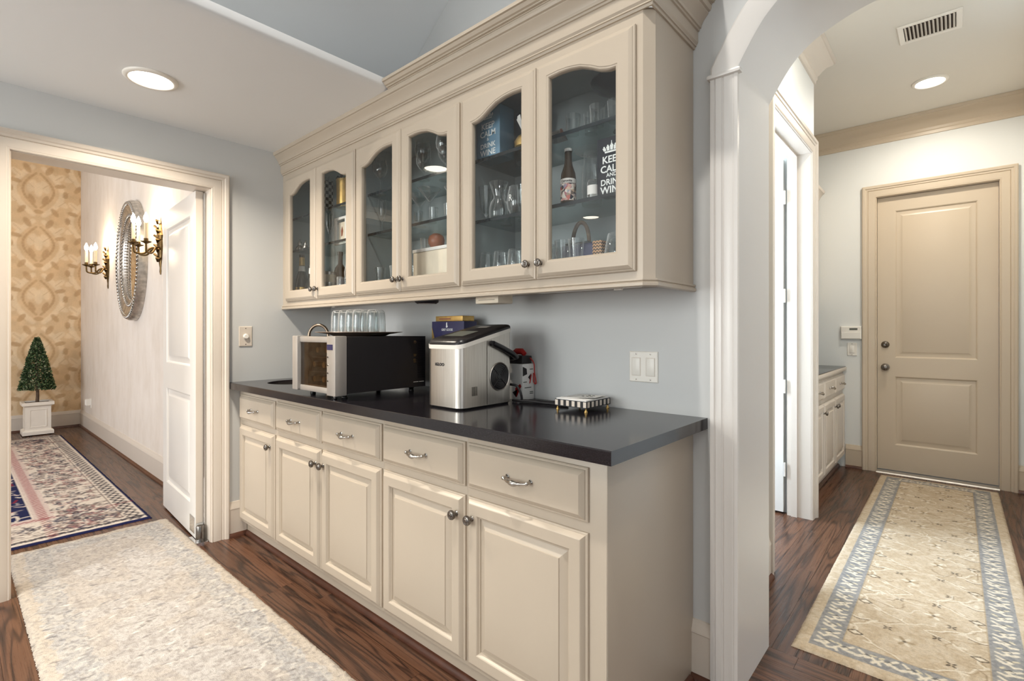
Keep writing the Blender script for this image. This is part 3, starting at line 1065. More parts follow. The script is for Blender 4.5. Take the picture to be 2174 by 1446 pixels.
tag(ct.build('countertop', M['granite'], recalc=True), 'long black granite countertop with a square polished edge', 'countertop')

# round dark bar sink under the cut-out
t = thing('bar_sink', (SC[0], SC[1], 0.70), 'round black bar sink sunk into the granite counter', 'sink')
MB().lathe([(SR + 0.014, 0.8755), (SR + 0.004, 0.8755), (SR + 0.003, 0.80), (SR - 0.02, 0.735), (SR - 0.06, 0.712), (0.03, 0.708), (0.0, 0.708)], 36, (SC[0], SC[1], 0)).build('basin', M['matte_black'], t, smooth=40)
MB().lathe([(0.0, 0.713), (0.018, 0.713), (0.024, 0.709)], 20, (SC[0], SC[1], 0)).build('drain', M['chrome'], t, smooth=40)

# gooseneck faucet behind the sink
fx, fy = 0.372, -0.218
t = thing('faucet', (fx, fy, 0.914), 'brushed bronze gooseneck bar faucet by the sink', 'faucet')
MB().lathe([(0.026, 0.914), (0.026, 0.922), (0.018, 0.930), (0.016, 0.985), (0.013, 0.995), (0.0, 0.997)], 20, (fx, fy, 0), cap0=True).build('base', M['faucet'], t, smooth=40)
dv = Vector((-0.0885, -0.077, 0))
ar = []
for i in range(6):
    ar.append(Vector((fx, fy, 0.99 + 0.036 * i)))
for i in range(1, 15):
    a = PI * i / 14
    ar.append(Vector((fx, fy, 1.185)) + dv * 0.5 * (1 - math.cos(a)) * 1.0 + Vector((0, 0, 0.068 * math.sin(a))))
ar.append(ar[-1] + Vector((-0.002, -0.002, -0.03)))
MB().tube(ar, [0.0088] * (len(ar) - 3) + [0.0092, 0.0102, 0.0102], 12).build('spout', M['faucet'], t, smooth=50)
MB().tube([(fx + 0.012, fy + 0.005, 0.96), (fx + 0.03, fy + 0.012, 0.972), (fx + 0.062, fy + 0.02, 0.998)], [0.006, 0.005, 0.0065], 8).build('lever', M['faucet'], t, smooth=50)

# ------------------------------------------------------------------ glazed wall cabinets
UY, UZ0, UZ1 = -0.325, 1.377, 2.212
STEP = [(0.0, 2.050), (0.10, 2.051), (0.22, 2.060), (0.36, 2.080), (0.50, 2.096), (0.66, 2.1045), (0.82, 2.1075), (1.0, 2.105)]


def top_curve(t):
    for (a, za), (b_, zb) in zip(STEP, STEP[1:]):
        if t <= b_:
            s = (t - a) / (b_ - a)
            return za + (zb - za) * s
    return STEP[-1][1]


K = 22


def arch_loop(x0, x1, z0, y, rise, up=0.0):
    """rise = +1: the arch climbs towards +x, -1: towards -x"""
    pts = [(x0, y, z0), (x1, y, z0)]
    for i in range(K + 1):
        s = 1 - i / K
        pts.append((x0 + (x1 - x0) * s, y, top_curve(s if rise > 0 else 1 - s) + up))
    return pts


def flat_loop(x0, x1, z0, z1, y, gx0, gx1):
    pts = [(x0, y, z0), (x1, y, z0)]
    for i in range(K + 1):
        s = 1 - i / K
        xx = gx0 + (gx1 - gx0) * s
        if i == 0:
            xx = x1
        if i == K:
            xx = x0
        pts.append((xx, y, z1))
    return pts


def glass_door(parent, x0, x1, g0, g1, rise, knob_x):
    z0, z1 = 1.401, 2.166
    y = UY - 0.0005
    L = []
    for ins, h in [(0, 0), (0, 0.009), (0.003, 0.0115), (0.006, 0.0122), (0.008, 0.0150), (0.016, 0.0200), (0.019, 0.0210)]:
        L.append(flat_loop(x0 + ins, x1 - ins, z0 + ins, z1 - ins, y - h, g0, g1))
    gb = 1.467
    for e, h in [(0.0100, 0.0210), (0.0085, 0.0195), (0.004, 0.0185), (0.0015, 0.0150), (0.0, 0.0100), (0.0, 0.0)]:
        L.append(arch_loop(g0 - e, g1 + e, gb - e, y - h, rise, e))
    L.append(L[0])
    d = MB().loops(L).build('door', M['cabinet'], parent, smooth=18)
    pane = MB()
    pane.loops([arch_loop(g0 + 0.0003, g1 - 0.0003, gb + 0.0003, y - 0.0055, rise, -0.0003)], True, True, False)
    pane.build('glass_pane', M['glass'], d)
    knob(d, knob_x, y - 0.0208, 1.457)
    return d


CABS = [('beige glazed wall cabinet with bottles, at the doorway end of the row', 0.0005, 0.871, [(0.063, 0.4605, 0.135, 0.389, 1, 0.437), (0.4635, 0.866, 0.531, 0.786, -1, 0.487)], (1.732, 1.936)),
        ('beige glazed wall cabinet with wine glasses, in the middle of the row', 0.871, 1.674, [(0.876, 1.2615, 0.941, 1.201, 1, 1.236), (1.2645, 1.665, 1.333, 1.594, -1, 1.291)], (1.727, 1.936)),
        ('beige glazed wall cabinet with the printed boxes, beside the arch', 1.674, 2.517, [(1.683, 2.0735, 1.752, 2.009, 1, 2.047), (2.0765, 2.468, 2.140, 2.402, -1, 2.105)], (1.677, 1.931))]
for ci, (lab, x0, x1, doors, shelves) in enumerate(CABS):
    t = thing('wall_cabinet', ((x0 + x1) / 2, 0, UZ0), lab, 'cabinet', 'glazed wall cabinets')
    fx0, fx1 = x0 + 0.05, x1 - 0.05
    # face frame with one wide opening
    b = MB()
    ch = 0.028 if ci == 2 else 0.0
    prof = [(x0, UY), (x0, UY + 0.02), (fx0, UY + 0.02), (fx0, UY)]
    b.box(x0, fx0, UY, UY + 0.02, UZ0, UZ1)
    if ch:
        b.prism([(fx1, UY), (x1 - ch, UY), (x1, UY + ch), (x1 - 0.02, UY + ch), (fx1, UY + 0.02)], None, 'z', UZ0, UZ1)
    else:
        b.box(fx1, x1, UY, UY + 0.02, UZ0, UZ1)
    b.box(fx0, fx1, UY, UY + 0.02, UZ0, 1.43).box(fx0, fx1, UY, UY + 0.02, 2.13, UZ1)
    b.build('face_frame', M['cabinet'], t)
    b = MB()
    yb = UY + (ch if ch else 0.0201)
    b.box(x1 - 0.0195, x1, yb, -0.001, UZ0, UZ1)
    b.build('end_panel', M['cabinet'], t)
    MB().box(x0, x1 - 0.02, UY + 0.0202, -0.001, UZ0, 1.397).build('bottom_board', M['cabinet'], t)
    MB().box(x0, x0 + 0.018, UY + 0.0202, -0.001, 1.3972, 2.19).build('side_lining', M['interior'], t)
    MB().box(x1 - 0.030, x1 - 0.0197, UY + 0.0302, -0.001, 1.3972, 2.19).build('side_lining', M['interior'], t)
    MB().box(x0 + 0.0182, x1 - 0.0302, -0.012, -0.001, 1.3972, 2.19).build('back_panel', M['interior'], t)
    MB().box(x0 + 0.0182, x1 - 0.0302, UY + 0.0302, -0.0122, 1.3972, 1.4002).build('floor_lining', M['interior'], t)
    MB().box(x0, x1 - 0.0197, UY + 0.0302, -0.001, 2.1902, 2.208).build('top_board', M['interior'], t)
    for z in shelves:
        s = MB().box(x0 + 0.0186, x1 - 0.0306, UY + 0.052, -0.0126, z - 0.009, z).build('shelf', M['shelf_glass'], t)
        MB().box(x0 + 0.0186, x1 - 0.0306, UY + 0.0495, UY + 0.0518, z - 0.0130, z + 0.0003).build('shelf_edge', M['shelf_edge'], s)
    for (xa, xb, ga, gb_, rise, kx) in doors:
        glass_door(t, xa, xb, ga, gb_, rise, kx)

# crown over the wall cabinets, its upper member starting where the low ceiling ends
CROWN = [(0.0, 2.2122), (0.0, 2.204), (0.006, 2.204), (0.0075, 2.212), (0.012, 2.213), (0.012, 2.217), (0.017, 2.224), (0.0175, 2.228), (0.0175, 2.262), (0.0225, 2.263), (0.0235, 2.270), (0.0285, 2.271), (0.0300, 2.280), (0.036, 2.292), (0.046, 2.304), (0.0535, 2.312), (0.0535, 2.317), (0.060, 2.319), (0.064, 2.327), (0.064, 2.3368), (0.0, 2.3368)]
UPPER = [(0.0, 2.3372), (0.066, 2.3372), (0.066, 2.341), (0.074, 2.342), (0.0745, 2.347), (0.082, 2.349), (0.088, 2.357), (0.0885, 2.361), (0.096, 2.362), (0.097, 2.374), (0.0, 2.374)]
pth = [(0.0006, UY, 0), (2.517, UY, 0), (2.517, -0.001, 0)]
struct(MB().sweep(pth, (0, 0, 1), CROWN, -1).build('trim_14', M['cabinet'], smooth=14), 'beige crown moulding over the glazed wall cabinets')
pth = [(1.237, UY, 0), (2.517, UY, 0), (2.517, -0.001, 0)]
struct(MB().sweep(pth, (0, 0, 1), UPPER, -1).build('trim_15', M['cabinet'], smooth=14), 'second beige crown member above the crown, right of the low ceiling')
RAIL = [(-0.004, 1.3768), (-0.004, 1.352), (0.006, 1.352), (0.0105, 1.355), (0.011, 1.364), (0.006, 1.3665), (0.005, 1.369), (0.009, 1.3715), (0.009, 1.3768)]
pth = [(0.0006, UY, 0), (2.489, UY, 0), (2.517, UY + 0.028, 0), (2.517, -0.001, 0)]
struct(MB().sweep(pth, (0, 0, 1), RAIL, -1).build('trim_16', M['cabinet'], smooth=14), 'beige light rail along the bottom of the wall cabinets')

# things fixed under the wall cabinets
for (xa, xb, ya, yb, lab) in ((0.18, 0.62, -0.29, -0.25, 'white slim light strip under the wall cabinet, above the wine cooler'), (2.02, 2.44, -0.27, -0.23, 'white slim light strip under the wall cabinet nearest the arch')):
    t = thing('light_strip', ((xa + xb) / 2, (ya + yb) / 2, 1.36), lab, 'light strip', 'unlit strips under the cabinets')
    MB().box(xa, xb, ya, yb, 1.358, 1.3768).build('housing', M['plate_white'], t, bevel=0.004)
    MB().box(xb - 0.09, xb - 0.06, ya + 0.008, ya + 0.02, 1.351, 1.3582).build('switch', M['plate_white'], t, bevel=0.002)
t = thing('wireless_box', (1.78, -0.24, 1.327), 'small cream box fixed under the wall cabinet above the ice maker', 'box')
MB().box(1.715, 1.845, -0.29, -0.20, 1.327, 1.3768).build('housing', M['ivory_box'], t, bevel=0.006)
MB().box(1.735, 1.825, -0.2915, -0.2903, 1.340, 1.344).build('groove', M['cabinet'], t)
t = thing('puck_light', (1.36, -0.26, 1.36), 'flat black puck light under the middle wall cabinet', 'puck light')
MB().lathe([(0.0, 1.343), (0.045, 1.343), (0.055, 1.350), (0.058, 1.3768)], 24, (1.36, -0.26, 0), cap1=True).build('housing', M['matte_black'], t, smooth=40)
MB().lathe([(0.0, 1.3422), (0.036, 1.3422), (0.040, 1.3429)], 24, (1.36, -0.26, 0)).build('lens_cover', M['plate_white'], t, smooth=40)

# ------------------------------------------------------------------ wall plates, keypad, vent, recessed lamps
def plate(name, x0, x1, z0, z1, lab, cat, y=0.0, n=1):
    t = thing(name, ((x0 + x1) / 2, y, z0), lab, cat)
    MB().rects(x0, x1, z0, z1, [(0, 0.0003), (0, 0.003), (0.003, 0.0055)], y).build('cover_plate', M['plate_white'], t, smooth=30)
    w = (x1 - x0) / n
    for i in range(n):
        c = x0 + w * (i + 0.5)
        zc = (z0 + z1) / 2
        r = MB().rects(c - 0.0165, c + 0.0165, zc - 0.033, zc + 0.033, [(0, 0.0055), (0, 0.0075), (0.002, 0.0085)], y).build('rocker', M['plate_white'], t, smooth=30)
        MB().rects(c - 0.0185, c + 0.0185, zc - 0.035, zc + 0.035, [(0, 0.0056), (0, 0.0066), (0.0018, 0.0066)], y, cap=False).build('bezel', M['cream'], t)
        for s in (-1, 1):
            MB().lathe([(0.0, -0.0066), (0.0025, -0.0062), (0.003, -0.0055)], 10, (c, y, zc + s * 0.048), 'y').build('screw', M['pewter'], t, smooth=40)
    return t


plate('switch_plate', 2.270, 2.386, 1.022, 1.138, 'white double rocker switch plate on the wall above the counter', 'switch', 0.0, 2)
plate('switch_plate', 2.481, 2.553, 0.998, 1.113, 'white single rocker switch below the keypad in the hallway', 'switch', 3.61, 1)
t = thing('dimmer_plate', (0.0, -0.5515, 1.124), 'white dimmer plate with a round dial beside the dining doorway', 'switch')
b = MB()
b.loops([[(h, y, z) for y, z in ((-0.589 + i, 1.124 + i), (-0.514 - i, 1.124 + i), (-0.514 - i, 1.244 - i), (-0.589 + i, 1.244 - i))] for i, h in ((0, 0.0003), (0, 0.003), (0.003, 0.0055))], True, False, True).build('cover_plate', M['cream'], t)
MB().lathe([(0.0, 0.019), (0.012, 0.019), (0.0145, 0.016), (0.0155, 0.0055)], 20, (0, -0.5515, 1.184), 'x').build('dial', M['plate_white'], t, smooth=40)
for z in (1.136, 1.232):
    MB().lathe([(0.0, 0.0066), (0.0025, 0.0062), (0.003, 0.0055)], 10, (0, -0.5515, z), 'x').build('screw', M['pewter'], t, smooth=40)
t = thing('alarm_keypad', (2.512, 3.61, 1.145), 'white alarm keypad with a small screen beside the hallway door casing', 'keypad')
MB().rects(2.434, 2.589, 1.145, 1.258, [(0, 0.0003), (0, 0.022), (0.005, 0.027)], 3.61).build('case', M['plate_white'], t, smooth=30)
MB().rects(2.500, 2.560, 1.226, 1.243, [(0, 0.027), (0, 0.0278)], 3.61).build('screen', M['lcd'], t)
for q in range(3):
    MB().rects(2.449, 2.461, 1.232 - q * 0.014, 1.238 - q * 0.014, [(0, 0.027), (0, 0.0285)], 3.61).build('key', M['paper'], t)
MB().rects(2.440, 2.583, 1.150, 1.208, [(0, 0.027), (0.002, 0.0292)], 3.61).build('flap', M['plate_white'], t)

t = thing('air_vent', (3.094, 2.075, 3.0), 'white metal ceiling air vent with dark slots in the hallway', 'vent')
VX0, VX1, VY0, VY1 = 2.948, 3.240, 1.955, 2.195
b = MB()
b.sweep([(VX0, VY0, 3.0), (VX1, VY0, 3.0), (VX1, VY1, 3.0), (VX0, VY1, 3.0)], (0, 0, 1), [(0, -0.0006), (0, -0.004), (0.004, -0.008), (0.028, -0.006), (0.030, -0.0006)], 1, closed=True)
b.build('frame', M['plate_white'], t)
MB().box(VX0 + 0.03, VX1 - 0.03, VY0 + 0.03, VY1 - 0.03, 2.9975, 2.9994).build('duct_shade_plate', M['soil'], t)  # flat dark plate stands in for the shade inside the duct
for i in range(13):
    x = VX0 + 0.038 + i * (VX1 - VX0 - 0.076) / 12
    MB().loops([[(x - 0.0045, y, 2.9972), (x + 0.0035, y, 2.990), (x + 0.005, y, 2.990), (x - 0.003, y, 2.9972)] for y in (VY0 + 0.029, VY1 - 0.029)], True, True, True).build('slat', M['plate_white'], t)


def recessed(x, y, z, r, watts, col, lab, spread=172):
    t = thing('recessed_light', (x, y, z - 0.02), lab, 'ceiling light')
    MB().lathe([(r, z - 0.0006), (r, z - 0.004), (r * 0.96, z - 0.009), (r * 0.84, z - 0.012), (r * 0.80, z - 0.010), (r * 0.76, z - 0.0012)], 40, (x, y, 0)).build('trim_ring', M['plate_white'], t, smooth=40)
    MB().lathe([(0.0, z - 0.0065), (r * 0.5, z - 0.0062), (r * 0.70, z - 0.004), (r * 0.755, z - 0.0012)], 32, (x, y, 0)).build('lens', M['lens'], t, smooth=60)
    o = area_light('recessed_lamp_light', (x, y, z - 0.016), (0, 0, -1), r * 1.4, r * 1.4, watts, col, 'DISK', spread)
    return t


recessed(0.535, -1.145, 2.337, 0.103, 19, (1.0, 0.89, 0.74), 'lit round recessed light in the lowered ceiling near the dining doorway', 142)
recessed(3.072, 2.915, 3.0, 0.105, 13, HALL, 'lit round recessed light in the hallway ceiling, beyond the air vent')
recessed(3.072, 1.02, 3.0, 0.105, 14, HALL, 'unseen round recessed fill light added in the hallway ceiling, just behind the arch')  # out-of-view fill lamp added to brighten the hallway
recessed(0.535, -3.1, 2.337, 0.103, 15, SOFT, 'unseen round recessed light added in the lowered ceiling behind the camera', 130)  # unseen lamp added for more light from above left


def downlight(x, y, watts, lab):  # unseen lamps added as key light from overhead
    zs = 2.698 + SL * ((x if x < 2.9 else 5.8 - x) - 0.885)
    t = thing('added_key_light', (x, y, zs - 0.10), lab, 'ceiling light', 'added downlights of the vaulted ceiling')
    MB().lathe([(0.070, zs - 0.10), (0.082, zs - 0.10), (0.082, zs + 0.06), (0.070, zs + 0.06), (0.070, zs - 0.10)], 28, (x, y, 0)).build('housing', M['plate_white'], t, smooth=40)
    MB().lathe([(0.0, zs - 0.088), (0.069, zs - 0.088)], 28, (x, y, 0)).build('lens', M['lens'], t)
    area_light('added_key_lamp', (x, y, zs - 0.105), (0, 0, -1), 0.13, 0.13, watts, SOFT, 'DISK', 112)


downlight(2.45, -1.45, 24, 'unseen white downlight added for overhead light on the vault above the base cabinets')
downlight(1.75, -3.20, 20, 'unseen white downlight added for overhead light on the vault over the far end of the kitchen, doorway side')
downlight(4.05, -1.30, 4, 'unseen white downlight added for overhead light on the vault to the right of the arch')
downlight(4.05, -3.20, 6, 'unseen white downlight added for overhead light on the vault over the far end of the kitchen, window side')


# ------------------------------------------------------------------ things on the counter
CT = 0.9141
# small wine cooler
t = thing('wine_cooler', (1.0, -0.38, CT), 'small black wine cooler with a silver framed glass door', 'wine cooler')
wx0, wx1, wy0, wy1, wz0, wz1 = 0.80, 1.20, -0.575, -0.14, 0.938, 1.190
b = MB()
b.box(wx0, wx0 + 0.02, wy0, wy1, wz0, wz1).box(wx1 - 0.012, wx1, wy0, wy1, wz0, wz1).box(wx0 + 0.02, wx1 - 0.012, wy0, wy1, wz1 - 0.014, wz1)
b.box(wx0 + 0.02, wx1 - 0.012, wy0, wy1, wz0, wz0 + 0.014).box(wx0 + 0.02, wx1 - 0.012, wy1 - 0.02, wy1, wz0 + 0.014, wz1 - 0.014)
b.build('case', M['matte_black'], t)
dz0, dz1 = 0.930, 1.193
dl = MB()
dl.box(wx0 - 0.004, wx0 + 0.050, -0.634, -0.577, dz0 + 0.004, dz1)
dl.box(wx1 - 0.072, wx1 + 0.002, -0.634, -0.577, dz0, dz1)
dl.box(wx0 + 0.050, wx1 - 0.072, -0.622, -0.577, dz1 - 0.030, dz1 - 0.003)
dl.box(wx0 + 0.050, wx1 - 0.072, -0.622, -0.577, dz0 + 0.004, dz0 + 0.030)
door = dl.build('door', M['cool_silver'], t, bevel=0.005)
MB().box(wx0 + 0.050, wx1 - 0.072, -0.616, -0.613, dz0 + 0.030, dz1 - 0.030).build('glass_pane', M['tinted'], door)
MB().box(wx1 - 0.066, wx1 - 0.018, -0.6352, -0.6342, 1.132, 1.156).build('display', M['navy'], door)
for q in range(4):
    MB().lathe([(0.0, -0.6366), (0.0035, -0.6362), (0.0045, -0.6342)], 12, (wx1 - 0.060, 0, 1.10 - 0.035 * q), 'y').build('button', M['pewter'], door, smooth=40)
for k, z in enumerate((1.022, 1.092)):
    MB().box(wx0 + 0.03, wx1 - 0.03, -0.57, -0.2, z - 0.003, z).build('rack', M['nickel'], t)
for k, (x, z, w_) in enumerate(((0.875, 0.984, 'bottom row, hinge side'), (0.965, 0.984, 'bottom row, middle'), (1.06, 0.984, 'bottom row, display side'), (0.875, 1.054, 'middle row, left'), (0.965, 1.054, 'middle row, right'), (0.905, 1.1245, 'top row, left'), (1.0, 1.1245, 'top row, right'))):
    wb = thing('wine_bottle', (x, -0.38, z - 0.031), 'dark gold-capped wine bottle lying in the cooler, ' + w_, 'bottle', 'bottles inside the wine cooler')
    MB().lathe([(0.012, -0.512), (0.0125, -0.50), (0.014, -0.47), (0.030, -0.42), (0.031, -0.22), (0.0, -0.215)], 14, (x, 0, z), 'y').build('glass_body', M['dark_glass'], wb, smooth=40)
    MB().lathe([(0.0, -0.562), (0.0135, -0.562), (0.0145, -0.555), (0.0135, -0.512)], 14, (x, 0, z), 'y').build('foil_cap', M['gold'], wb, smooth=40)
for x, y in ((wx0 + 0.06, -0.56), (wx1 - 0.05, -0.56), (wx0 + 0.06, -0.19), (wx1 - 0.05, -0.19)):
    MB().lathe([(0.013, CT), (0.014, CT + 0.004), (0.011, CT + 0.010), (0.016, 0.9379)], 14, (x, y, 0), cap0=True, cap1=True).build('foot', M['black'], t, smooth=40)
MB().lathe([(0.008, CT), (0.011, CT + 0.004), (0.006, CT + 0.008), (0.007, 0.9296)], 12, (wx1 - 0.04, -0.612, 0), cap0=True, cap1=True).build('hinge_foot', M['chrome'], t, smooth=40)
for z, n_ in ((1.165, 3), (1.10, 3), (1.075, 4)):
    for q in range(n_):
        MB().box(wx1 + 0.0002, wx1 + 0.0016, -0.215, -0.20 + 0.004 * (q % 2), z - 0.005 * q, z - 0.005 * q + 0.0025).build('vent_slot', M['pewter'], t)
for q in range(16):
    MB().box(wx1 + 0.0002, wx1 + 0.0018, -0.19, -0.145, 1.165 - q * 0.012, 1.165 - q * 0.012 + 0.005).build('louver', M['black'], t)
MB().box(wx1 + 0.0002, wx1 + 0.0012, -0.215, -0.185, 0.962, 0.9645).build('rating_mark', M['plate_white'], t)
MB().box(wx1 + 0.0002, wx1 + 0.0012, -0.180, -0.150, 0.962, 0.9645).build('rating_mark', M['plate_white'], t)

# serving plate with upturned tumblers on the cooler
PX, PY = 0.955, -0.362
MBp = MB().lathe([(0.0, 1.1925), (0.115, 1.1925), (0.120, 1.1905), (0.128, 1.1915), (0.145, 1.199), (0.212, 1.2095), (0.212, 1.2115), (0.145, 1.2025), (0.125, 1.1962), (0.0, 1.1960)], 40, (PX, PY, 0))
tag(MBp.build('serving_plate', M['serving_metal'], smooth=40), 'wide round copper and silver serving plate on top of the wine cooler', 'plate')


def glass_shape(kind):
    """profiles (radius, height) of thin walled glassware, foot at 0"""
    return {
        'tumbler': [(0.0, 0.003), (0.012, 0.001), (0.020, 0.003), (0.026, 0.012), (0.029, 0.030), (0.0305, 0.07), (0.031, 0.124), (0.0302, 0.125), (0.0292, 0.07), (0.0275, 0.030), (0.024, 0.014), (0.0, 0.010)],
        'wine': [(0.0, 0.001), (0.034, 0.0), (0.034, 0.002), (0.012, 0.005), (0.0045, 0.010), (0.0038, 0.075), (0.006, 0.084), (0.022, 0.096), (0.036, 0.118), (0.0385, 0.140), (0.035, 0.165), (0.030, 0.190), (0.0292, 0.190), (0.034, 0.165), (0.0375, 0.140), (0.035, 0.119), (0.021, 0.098), (0.0, 0.088)],
        'martini': [(0.0, 0.001), (0.034, 0.0), (0.034, 0.002), (0.010, 0.005), (0.0038, 0.010), (0.0034, 0.090), (0.006, 0.098), (0.054, 0.160), (0.053, 0.1605), (0.004, 0.101), (0.0, 0.100)],
        'stemless': [(0.0, 0.003), (0.022, 0.001), (0.028, 0.008), (0.038, 0.034), (0.041, 0.055), (0.036, 0.085), (0.031, 0.108), (0.0302, 0.108), (0.035, 0.085), (0.040, 0.055), (0.037, 0.035), (0.027, 0.011), (0.0, 0.007)],
        'tulip': [(0.0, 0.003), (0.020, 0.001), (0.025, 0.010), (0.034, 0.050), (0.036, 0.080), (0.032, 0.115), (0.029, 0.142), (0.0282, 0.142), (0.031, 0.115), (0.035, 0.080), (0.033, 0.050), (0.024, 0.013), (0.0, 0.008)],
        'shot': [(0.0, 0.002), (0.018, 0.0), (0.019, 0.006), (0.022, 0.058), (0.0215, 0.058), (0.018, 0.012), (0.0, 0.010)],
        'flute': [(0.0, 0.001), (0.030, 0.0), (0.030, 0.002), (0.008, 0.005), (0.0036, 0.010), (0.0034, 0.060), (0.008, 0.072), (0.020, 0.110), (0.023, 0.145), (0.020, 0.185), (0.0194, 0.185), (0.0222, 0.145), (0.019, 0.111), (0.0, 0.074)],
        'carafe': [(0.0, 0.003), (0.036, 0.001), (0.040, 0.008), (0.041, 0.045), (0.034, 0.070), (0.022, 0.088), (0.022, 0.098), (0.030, 0.125), (0.040, 0.155), (0.0392, 0.155), (0.029, 0.125), (0.021, 0.098), (0.021, 0.089), (0.033, 0.069), (0.039, 0.044), (0.038, 0.011), (0.0, 0.008)],
        'pilsner': [(0.0, 0.003), (0.024, 0.001), (0.026, 0.006), (0.019, 0.012), (0.021, 0.05), (0.031, 0.150), (0.0302, 0.150), (0.020, 0.05), (0.0, 0.020)],
    }[kind]


GLASS = {}
ORD = ['first', 'second', 'third', 'fourth', 'fifth', 'sixth', 'seventh', 'eighth', 'ninth']


def glassware(kind, name, x, y, z, label, group, flip=False, cat='glass', s=1.0):
    key = (kind, flip, s)
    if key not in GLASS:
        p = [(r * s, h * s) for r, h in glass_shape(kind)]
        if flip:
            hm = max(h for _, h in p)
            p = [(r, hm - h) for r, h in p]
        o = MB().lathe(p, 20, (0, 0, 0)).build(name, M['crystal'], smooth=50)
        o.location = (x, y, z + 0.0006)
        GLASS[key] = o
    else:
        o = GLASS[key].copy()
        o.name = name
        COL.objects.link(o)
        o.location = (x, y, z + 0.0006)
    for k_ in list(o.keys()):
        del o[k_]
    return tag(o, label, cat, group)


k = 0
for r in range(3):
    for c in range(4):
        gx = PX - 0.100 + c * 0.0665 + (0.0332 if r % 2 else 0) - 0.016
        gy = PY - 0.058 + r * 0.0585
        glassware('tumbler', 'drinking_glass', gx, gy, 1.1965, 'clear glass upside down on the serving plate, %s row, %s from the left' % (('front', 'middle', 'back')[r], ORD[c]), 'upturned glasses on the plate', True)

# countertop ice maker, axis aligned, lid sloping up to the back
ix0, ix1, iy0, iy1 = 1.622, 1.822, -0.472, -0.186


def ice_ring(z, ins=0.0, slope=0.0, r=0.032):
    pts = []
    for cx, cy, a0 in ((ix0 + r, iy0 + r, PI), (ix1 - r, iy0 + r, 1.5 * PI), (ix1 - 0.012, iy1 - 0.012, 0), (ix0 + 0.012, iy1 - 0.012, 0.5 * PI)):
        rr = r if cy < -0.3 else 0.012
        for j in range(5):
            a = a0 + j * PI / 8
            x, y = cx + (rr - ins) * math.cos(a), cy + (rr - ins) * math.sin(a)
            pts.append((x, y, z + slope * (y - iy0)))
    return pts


t = thing('ice_maker', (1.722, -0.33, CT), 'brushed stainless countertop ice maker with a sloping black lid', 'ice maker')
MB().loops([ice_ring(0.922), ice_ring(1.146, 0, 0.235)], True, True, True).build('body', M['steel'], t, smooth=30)
MB().loops([ice_ring(CT, 0.008), ice_ring(0.9218, 0.006)], True, True, True).build('foot_plinth', M['black'], t)
MB().loops([ice_ring(1.1462, -0.003, 0.235), ice_ring(1.162, -0.004, 0.235)], True, True, True).build('collar', M['plate_white'], t, smooth=30)
lid = MB().loops([ice_ring(1.1622, -0.002, 0.235), ice_ring(1.170, -0.001, 0.235), ice_ring(1.178, 0.006, 0.228), ice_ring(1.182, 0.018, 0.222)], True, True, True).build('lid', M['black'], t, smooth=35)
slp = 0.222


def on_lid(x, y, up=0.0006):
    return (x, y, 1.182 + slp * (y - iy0) + up)


MB().face([on_lid(1.662, -0.415), on_lid(1.772, -0.415), on_lid(1.772, -0.325), on_lid(1.662, -0.325)]).build('lid_window', M['lcd'], lid)
MB().face([on_lid(1.690, -0.262), on_lid(1.752, -0.262), on_lid(1.752, -0.232), on_lid(1.690, -0.232)]).build('control_strip', M['cool_silver'], lid)
MB().loops([[(ix1 + 0.0003, -0.3305, 0.925), (ix1 + 0.0015, -0.3305, 0.925), (ix1 + 0.0015, -0.3285, 0.925), (ix1 + 0.0003, -0.3285, 0.925)], [(ix1 + 0.0003, -0.3305, 1.176), (ix1 + 0.0015, -0.3305, 1.176), (ix1 + 0.0015, -0.3285, 1.176), (ix1 + 0.0003, -0.3285, 1.176)]], True, True, True).build('seam', M['pewter'], t)
fan = MB().lathe([(0.0, 0.001), (0.052, 0.001), (0.055, 0.0005)], 32, (ix1 + 0.0005, -0.257, 1.030), 'x').build('fan_grille', M['black'], t, smooth=40)
for r in (0.012, 0.020, 0.028, 0.036, 0.044, 0.052):
    MB().lathe([(r - 0.0012, 0.0016), (r, 0.0030), (r + 0.0012, 0.0016)], 32, (ix1 + 0.0005, -0.257, 1.030), 'x').build('ring', M['matte_black'], fan, smooth=40)
for q in range(4):
    a = PI / 4 + q * PI / 2
    MB().tube([(ix1 + 0.003, -0.257 + 0.010 * math.cos(a), 1.03 + 0.010 * math.sin(a)), (ix1 + 0.003, -0.257 + 0.052 * math.cos(a), 1.03 + 0.052 * math.sin(a))], 0.0016, 6).build('spoke', M['matte_black'], fan)
MB().lathe([(0.0532, 0.0006), (0.056, 0.003), (0.0585, 0.0006)], 36, (ix1 + 0.0005, -0.257, 1.030), 'x').build('fan_rim', M['steel'], t, smooth=40)
MB().text('IGLOO', lambda x, y, z: (1.704 + x * 1.1, iy0 - 0.0012, 1.080 + y)).build('lettering', M['ink'], t, recalc=False)
MB().lathe([(0.0, 0.014), (0.010, 0.013), (0.011, 0.0)], 16, (ix1, -0.305, 1.166), 'x').build('handle_pivot', M['black'], t, smooth=40)
MB().tube([(ix1 + 0.010, -0.305, 1.166), (ix1 + 0.011, -0.25, 1.146), (ix1 + 0.011, -0.19, 1.121), (ix1 + 0.010, -0.165, 1.106), (ix1 - 0.01, -0.160, 1.102), (ix0 + 0.02, -0.160, 1.102)], [0.011, 0.0115, 0.012, 0.012, 0.011, 0.010], 10).build('carry_handle', M['black'], t, smooth=50)
for q in range(5):
    MB().box(ix1 + 0.0002, ix1 + 0.0012, -0.412 + q * 0.006, -0.409 + q * 0.006, 0.965, 1.000).build('drain_slot', M['pewter'], t)

